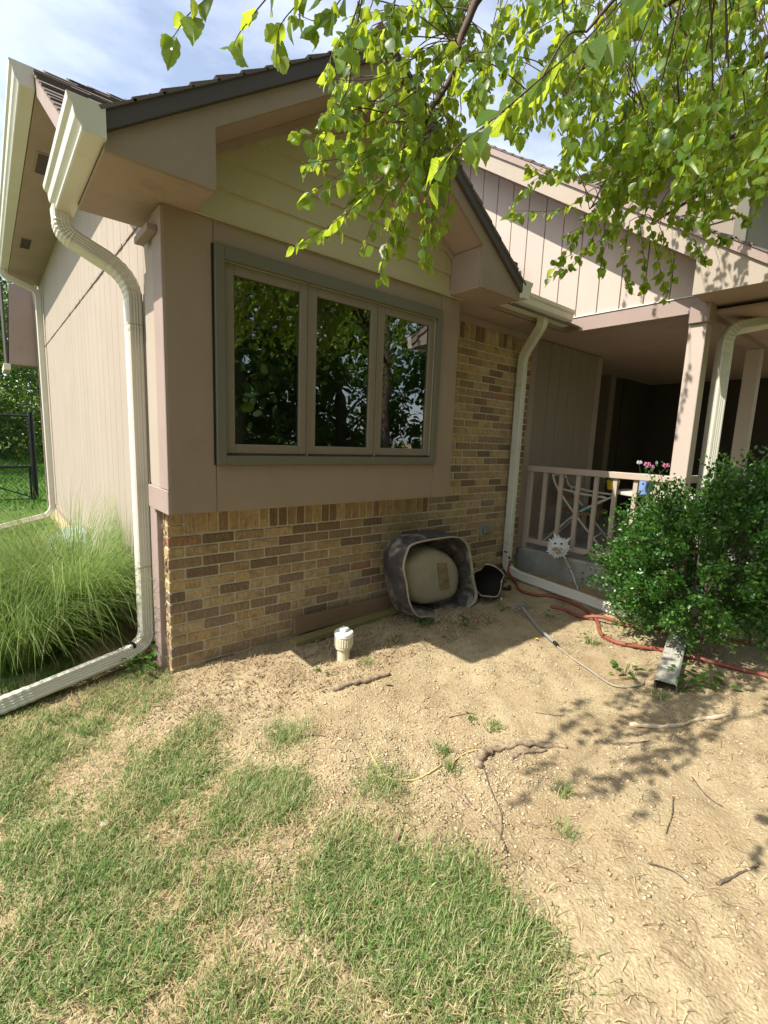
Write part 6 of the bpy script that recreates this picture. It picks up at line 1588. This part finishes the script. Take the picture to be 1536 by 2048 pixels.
fountain('fountain_grass', -.36, 1.02, 2600, (.55, 1.30), 'tall arching fountain grass clump beside the left wall', .20, 1)
fountain('fountain_grass', -.72, .72, 2000, (.45, .95), 'lower fountain grass clump behind the long spout extension', .20, 2)
fountain('fountain_grass', -.60, 1.75, 1500, (.5, 1.0), 'rear fountain grass clump nearest the window well cover', .2, 3)
fountain('fountain_grass', -1.15, 1.1, 1500, (.5, 1.0), 'leftmost fountain grass clump cut by the picture edge', .2, 4)

# ================================================================== ROUND SHRUB
LEAF6 = np.array([(0,0,0),(.30,.38,.04),(.24,.78,.0),(0,1,-.05),(-.24,.78,.0),(-.30,.38,.04)], np.float32)
def leaf_cloud(P, D, S, rng, up=.5, shape=None):
    """small leaves at P pointing along D, size S -> verts, quads"""
    n = len(P); T = rng.normal(0, 1, (n, 3)); D = D/np.linalg.norm(D, axis=1, keepdims=True)
    T[:, 2] += up; N = T-(T*D).sum(1, keepdims=True)*D; N /= np.linalg.norm(N, axis=1, keepdims=True)+1e-9
    X = np.cross(D, N); sh = LEAF6 if shape is None else shape
    V = P[:, None]+S[:, None, None]*(X[:, None]*sh[None, :, :1]+D[:, None]*sh[None, :, 1:2]+N[:, None]*sh[None, :, 2:3])
    b = np.arange(n)*6; Q = np.concatenate([np.stack([b, b+1, b+2, b+3], -1), np.stack([b, b+3, b+4, b+5], -1)])
    return V.reshape(-1, 3), Q
rg_ = np.random.default_rng(77)
bush = empty('shrub', (3.05, -1.80, .1), 0, 'dense round dark green boxwood shrub in front of the porch', 'shrub')
def bush_r(th, ph):
    return 1+.13*np.sin(3*th+1.1)*np.cos(2*ph)+.09*np.sin(7*th+4*ph)+.07*np.sin(11*th-5*ph+2)
n = 3300
th = rg_.uniform(0, 2*np.pi, n); cph = rg_.uniform(-.75, 1, n); ph = np.arccos(cph)
cd = rg_.normal(0, 1, (190, 3)); cd /= np.linalg.norm(cd, axis=1, keepdims=True)
uv = np.stack([np.sin(ph)*np.cos(th), np.sin(ph)*np.sin(th), np.cos(ph)], -1); nb = cd[np.argmax(uv@cd.T, axis=1)]
uv = uv+(nb-uv)*.42; uv /= np.linalg.norm(uv, axis=1, keepdims=True); cl_ = (uv*nb).sum(1)
th = np.arctan2(uv[:, 1], uv[:, 0]); ph = np.arccos(np.clip(uv[:, 2], -1, 1))
k = (.90+.10*np.clip((cl_-.985)/.015, 0, 1))*bush_r(th, ph)*rg_.uniform(.55, 1.03, n)**.6
shoots = np.stack([(.63*np.sin(ph)*np.cos(th)*k), .68*np.sin(ph)*np.sin(th)*k, (.58+.66*np.cos(ph)*k)*(1-.22*np.sin(ph)*np.sin(th)-.06*np.sin(ph)*np.cos(th)*-1)], -1)
out = shoots-np.array([0,0,.35]); out /= np.linalg.norm(out, axis=1, keepdims=True)
# a few long sprigs that break the outline
spr = rg_.random(n) < .16
shoots[spr] += out[spr]*rg_.uniform(.03, .14, (spr.sum(), 1))
Ps, Ds = [], []
for j in range(14):
    t = rg_.uniform(-.17, .03, (n, 1)); p = shoots+out*t+rg_.normal(0, .016, (n, 3)); Ps.append(p); Ds.append(out*.7+rg_.normal(0, .75, (n, 3))+np.array([0,0,.15]))
Pb = np.concatenate(Ps); Db = np.concatenate(Ds); ok = (Pb[:, 2] > .03)
ok &= ~((Pb[:, 0] > .48) & (Pb[:, 2] < .27)) 
Pb, Db = Pb[ok], Db[ok]
V, Q = leaf_cloud(Pb, Db, rg_.uniform(.017, .034, len(Pb)), rg_, .8)
quads_mesh('foliage', V, Q, MT['box_leaf'], bush, kind='stuff'); print('bush leaves', len(Pb))
for i in range(9):
    a = rg_.uniform(0, 6.28); j = rg_.integers(0, n); e = shoots[j]*np.array([.85,.85,.9])
    MB().tube(smooth_path([(.05*math.cos(a), .05*math.sin(a), -.05), tuple(e*.45+np.array([0,0,.05])), tuple(e)], 4), [.013*(1-.85*t/8) for t in range(9)], 6).build('branch', MT['bark'], bush)
tw_ = MB()
for j in range(0, n, 9):
    tw_.tube([tuple(shoots[j]*.45+np.array([0,0,.2])), tuple(shoots[j])], .0022, 4, cap=False)
tw_.build('twigs', MT['bark'], bush, kind='stuff')

# ================================================================== OVERHANGING BIRCH
def birch_leaf_mesh(var):
    r = random.Random(var); n = 7; s = MB(); mid = []; Lf = []; Rt = []
    bend = r.uniform(.05, .35); fold = r.uniform(.10, .38); skew = r.uniform(-.12, .12)
    for i in range(n+1):
        t = i/n; z = -bend*t*t; x = skew*t*t
        w = .40*math.sin(math.pi*min(1, t**.78))*(1-.12*t)+(.0 if i in (0, n) else .015*(1 if i % 2 else -1)*1.6)
        mid.append((x, t, z)); Lf.append((x-w, t+.03, z+fold*w+r.uniform(-.012, .012))); Rt.append((x+w, t+.03, z+fold*w+r.uniform(-.012, .012)))
    vs = mid+Lf+Rt; fs = []
    m = n+1
    for i in range(n):
        # serrated edge: an extra point past the half way of each segment
        for side in (Lf, Rt):
            a, b = Vector(side[i]), Vector(side[i+1]); mx_ = Vector(mid[i]).lerp(Vector(mid[i+1]), .7)
            p = a.lerp(b, .62); p = p+(p-mx_).normalized()*(.028 if 0 < i < n-1 else .006)
            k = len(vs); vs.append(tuple(p)); o = m if side is Lf else 2*m
            if side is Lf: fs += [(i, o+i, k, i+1), (i+1, k, o+i+1)]
            else: fs += [(i, i+1, k, o+i), (i+1, o+i+1, k)]
    k = len(vs); vs += [(-.012,0,0),(.012,0,0),(.010,-.30,.03),(-.010,-.30,.03)]; fs.append((k,k+1,k+2,k+3))
    me = bpy.data.meshes.new('leaf'); me.from_pydata(vs, [], [f for f in fs]); me.materials.append(MT['birch']); me.shade_smooth(); return me
LM = [birch_leaf_mesh(i) for i in range(6)]
LN = []
for me in LM:
    m2 = me.copy(); m2.materials.clear(); m2.materials.append(MT['birch_near']); LN.append(m2)
birch = empty('birch_tree', (4.8, -4.3, 0), 0, 'river birch with drooping leafy branches hanging in front of the house', 'tree')
BL = Vector((4.8, -4.3, 0))
def rel(p): return Vector(p)-BL
trunk = MB().tube(smooth_path([rel((4.8,-4.3,-.1)), rel((4.79,-4.28,.9)), rel((4.74,-4.25,1.9)), rel((4.70,-4.2,2.9)), rel((4.6,-4.1,4.2)), rel((4.6,-4.1,5.6))], 6), lambda t: .13*(1-.75*t), 14).build('trunk', MT['bark'], birch, smooth=True)
BOUGHS.append([(1.9,-2.4,3.5),(.9,-1.7,3.45),(.2,-1.4,3.42),(-.6,-1.35,3.35),(-1.3,-1.35,3.25)])
for b in BOUGHS:
    p = list(b)
    if p[0][0] > 1.4: p = [(4.70,-4.2,2.8), (3.3,-3.3,3.4)]+p
    m = 6*(len(p)-1)+1
    MB().tube(smooth_path([rel(q) for q in p], 6), [.024*(1-.86*i/(m-1)) if p[0][0] > 1.4 else .008*(1-.7*i/(m-1)) for i in range(m)], 8).build('branch', MT['twig'], birch, smooth=True)
tg = MB(); leaves = []
bough_pts = [Vector(q) for b in BOUGHS for q in smooth_path(b, 8)]
camp = Vector((-.7646, -2.8288, 1.4471))
ov = []
for i in range(26):        # sprays overhead, above the picture, that dapple the soil on the right
    x = rnd.uniform(-1.4, 1.0); y = rnd.uniform(-1.75, -1.15); z = rnd.uniform(2.85, 3.35)
    ov.append(([(x, y, z), (x-.05, y-.03, z-.10), (x-.08, y-.04, z-.22)], 9, .055))
for pts, n, size in TWIGS+ov:
    n = int(n*1.75)
    P3 = smooth_path([Vector(p) for p in pts], 6)
    tg.tube([rel(p) for p in P3], [.0018*(1-.6*i/(len(P3)-1)) for i in range(len(P3))], 5, cap=False)
    near = min(bough_pts, key=lambda q: (q-P3[0]).length)
    if .02 < (near-P3[0]).length < .9:
        md = near.lerp(P3[0], .5)+Vector((0,0,.03)); tg.tube([rel(q) for q in smooth_path([near, md, P3[0]], 4)], .0019, 5, cap=False)
    for i in range(n):
        t = (i+.5+rnd.uniform(-.35, .35))/n*.97+.03; f = t*(len(P3)-1); k = min(int(f), len(P3)-2); p = P3[k].lerp(P3[k+1], f-k)
        d = (P3[k+1]-P3[k]).normalized(); side = 1 if i % 2 else -1
        o = Vector((rnd.uniform(-1,1), rnd.uniform(-1,1), 0)).normalized()
        dirv = (d*.45+o*rnd.uniform(.3, .85)+Vector((0,0,-rnd.uniform(.25, 1.1)))).normalized()
        s = size*rnd.uniform(.45, 1.15)*(.75 if t > .93 else 1)
        nrm = Vector((rnd.gauss(0,.8), rnd.gauss(0,.8), rnd.gauss(.5,.6))); nrm = (nrm-dirv*nrm.dot(dirv)).normalized()
        leaves.append((p+dirv*s*.3, dirv, nrm, s, rnd.randrange(6)))
tg.build('twigs', MT['twig'], birch, kind='stuff')
leaves.sort(key=lambda l: (l[0]-camp).length/l[3])
def place(l):
    p, d, nn, s, v = l; x = d.cross(nn).normalized()
    return Matrix(((x.x*s, d.x*s, nn.x*s, p.x-BL.x), (x.y*s, d.y*s, nn.y*s, p.y-BL.y), (x.z*s, d.z*s, nn.z*s, p.z-BL.z), (0,0,0,1)))
for l in leaves[:300]:
    o = link('leaf', LN[l[4]], birch); o.matrix_local = place(l)
def merge(ls, name, parent):
    VV, FF, off = [], [], 0
    T = []
    for me in LM:
        v = np.zeros(len(me.vertices)*3); me.vertices.foreach_get('co', v); T.append((v.reshape(-1,3), [tuple(p.vertices) for p in me.polygons]))
    Q3, Q4 = [], []
    for l in ls:
        M_ = np.array(place(l)); v, f = T[l[4]]; VV.append(v@M_[:3,:3].T+M_[:3,3])
        FF += [tuple(off+i for i in q) for q in f]; off += len(v)
    me = bpy.data.meshes.new(name); me.from_pydata(np.concatenate(VV).tolist(), [], FF); me.materials.append(MT['birch']); me.shade_smooth()
    return tag(link(name, me, parent), kind='stuff')
merge(leaves[300:], 'foliage', birch)
# rest of the crown, above and behind the viewer's right shoulder
n = 9000; u = rg_.normal(0, 1, (n, 3)); u /= np.linalg.norm(u, axis=1, keepdims=True); rr = rg_.uniform(.45, 1, (n, 1))**.5
C = np.array([-.9, .1, 4.4]); Pc = C+u*rr*np.array([2.0, 1.5, 1.8])*(1+.2*np.sin(u[:, :1]*5+u[:, 1:2]*7))
V, Q = leaf_cloud(Pc, np.stack([rg_.normal(0,.6,n), rg_.normal(0,.6,n), -np.abs(rg_.normal(.8,.4,n))], -1), rg_.uniform(.045,.075,n), rg_, .4)
quads_mesh('upper_foliage', V, Q, MT['birch'], birch, kind='stuff')

# ================================================================== OTHER TREES
def tree(x, y, h, cr_, cz, label, n=5000, ls=(.10,.20), seed=1, clumps=26, name='tree', group=None, low=.2):
    r = np.random.default_rng(seed); z0 = gz(x, y); e = empty(name, (x, y, z0), 0, label, 'tree', group)
    tp = [(0,0,-.2),(r.normal(0,.1),r.normal(0,.1),h*.25),(r.normal(0,.25),r.normal(0,.25),h*.55),(r.normal(0,.3),r.normal(0,.3),h*.9)]
    MB().tube(smooth_path(tp, 5), lambda t: .035*h*(1-.85*t), 10).build('trunk', MT['bark'], e, smooth=True)
    Cs = []
    for k in range(clumps):
        a = r.uniform(0, 6.28); q = r.uniform(.15, 1)**.5; zz = r.uniform(-1, 1)
        w = math.sqrt(max(.05, 1-zz*zz*.8)); Cs.append(np.array([cr_*q*w*math.cos(a), cr_*q*w*math.sin(a), cz+zz*(h-cz)*.9]))
    for k in range(0, clumps, 3):
        c = Cs[k]; MB().tube(smooth_path([(0,0,min(c[2]*.6,h*.5)), tuple(c*np.array([.5,.5,.85])), tuple(c)], 4), [.012*h*(1-.85*i/8) for i in range(9)], 6).build('branch', MT['bark'], e)
    per = n//clumps; Pp = []
    for c in Cs:
        u = r.normal(0, 1, (per, 3)); u /= np.linalg.norm(u, axis=1, keepdims=True); R0 = cr_*r.uniform(.25, .42)
        Pp.append(c+u*R0*(r.uniform(.3, 1, (per, 1))**.5)*np.array([1,1,.75]))
    Pp = np.concatenate(Pp); ok = Pp[:, 2] > low; Pp = Pp[ok]
    V, Q = leaf_cloud(Pp, np.stack([r.normal(0,.7,len(Pp)), r.normal(0,.7,len(Pp)), r.normal(-.3,.5,len(Pp))], -1), r.uniform(*ls, len(Pp)), r, .8)
    quads_mesh('crown', V, Q, MT['tree_leaf'], e, kind='stuff')
    return e
tree(-1.6, 15.5, 7.0, 2.6, 3.6, 'leafy tree right behind the chain-link fence', 9000, (.08,.16), 1)
tree(-4.2, 19.0, 9.5, 3.4, 4.6, 'taller tree rising behind the fence tree', 8000, (.12,.22), 2)
tree(1.5, 21.0, 7.5, 3.2, 3.8, 'tree half hidden behind the far end of the house', 7000, (.12,.22), 3)
tree(-5.5, 30.0, 7.0, 5.5, 3.0, 'wide dark thicket closing the back of the lawn', 9000, (.2,.36), 14, 40, 'thicket')
tree(3.0, 29.0, 7.0, 5.0, 3.0, 'thicket behind the house end', 8000, (.2,.36), 15, 40, 'thicket')
tree(-2.4, 24.0, 4.5, 3.6, 1.9, 'low dark thicket at the back of the lawn', 8000, (.14,.26), 4, 34, 'thicket')
tree(-8.0, 25.0, 8.0, 4.0, 3.6, 'broad tree at the far left of the lawn', 6000, (.14,.26), 5)
tree(4.4, -10.2, 11.0, 4.2, 6.2, 'big maple added behind the viewer to block sky light, filling the window reflection', 12000, (.16,.32), 16, 40)  # unseen tree added to cut sky light on the shaded front, also mirrored
tree(-3.8, -8.6, 10.5, 4.0, 5.4, 'big maple added behind the viewer on the left to block sky light', 9000, (.18,.34), 17, 36)  # added out of view as a sky blocker for the front walls
tree(14.5, -8.2, 10.0, 3.8, 5.2, 'big maple added out of view beyond the porch front to block sky light', 9000, (.18,.34), 18, 36)  # another unseen maple added to hold back sky light
tree(5.0, -12.5, 8.0, 3.2, 4.0, 'maple across the front lawn, mirrored in the window', 9000, (.12,.24), 6, 30)
tree(9.5, -12.5, 7.0, 2.8, 3.6, 'second maple across the front lawn, right of the first', 7000, (.12,.24), 7, 26)
tree(.6, -13.5, 8.5, 3.6, 4.2, 'tall maple straight behind the viewer', 7000, (.14,.26), 8, 28)
tree(14.0, -9.5, 6.0, 2.6, 2.8, 'small tree far along the street side', 5000, (.14,.26), 9, 24)
tree(-6.0, -16.0, 8.0, 3.6, 4.0, 'tree at the left behind the viewer', 5000, (.16,.3), 10, 24)
tree(7.5, -17.5, 5.0, 5.5, 2.2, 'long hedge row beyond the front lawn', 9000, (.16,.30), 11, 40, 'hedge')
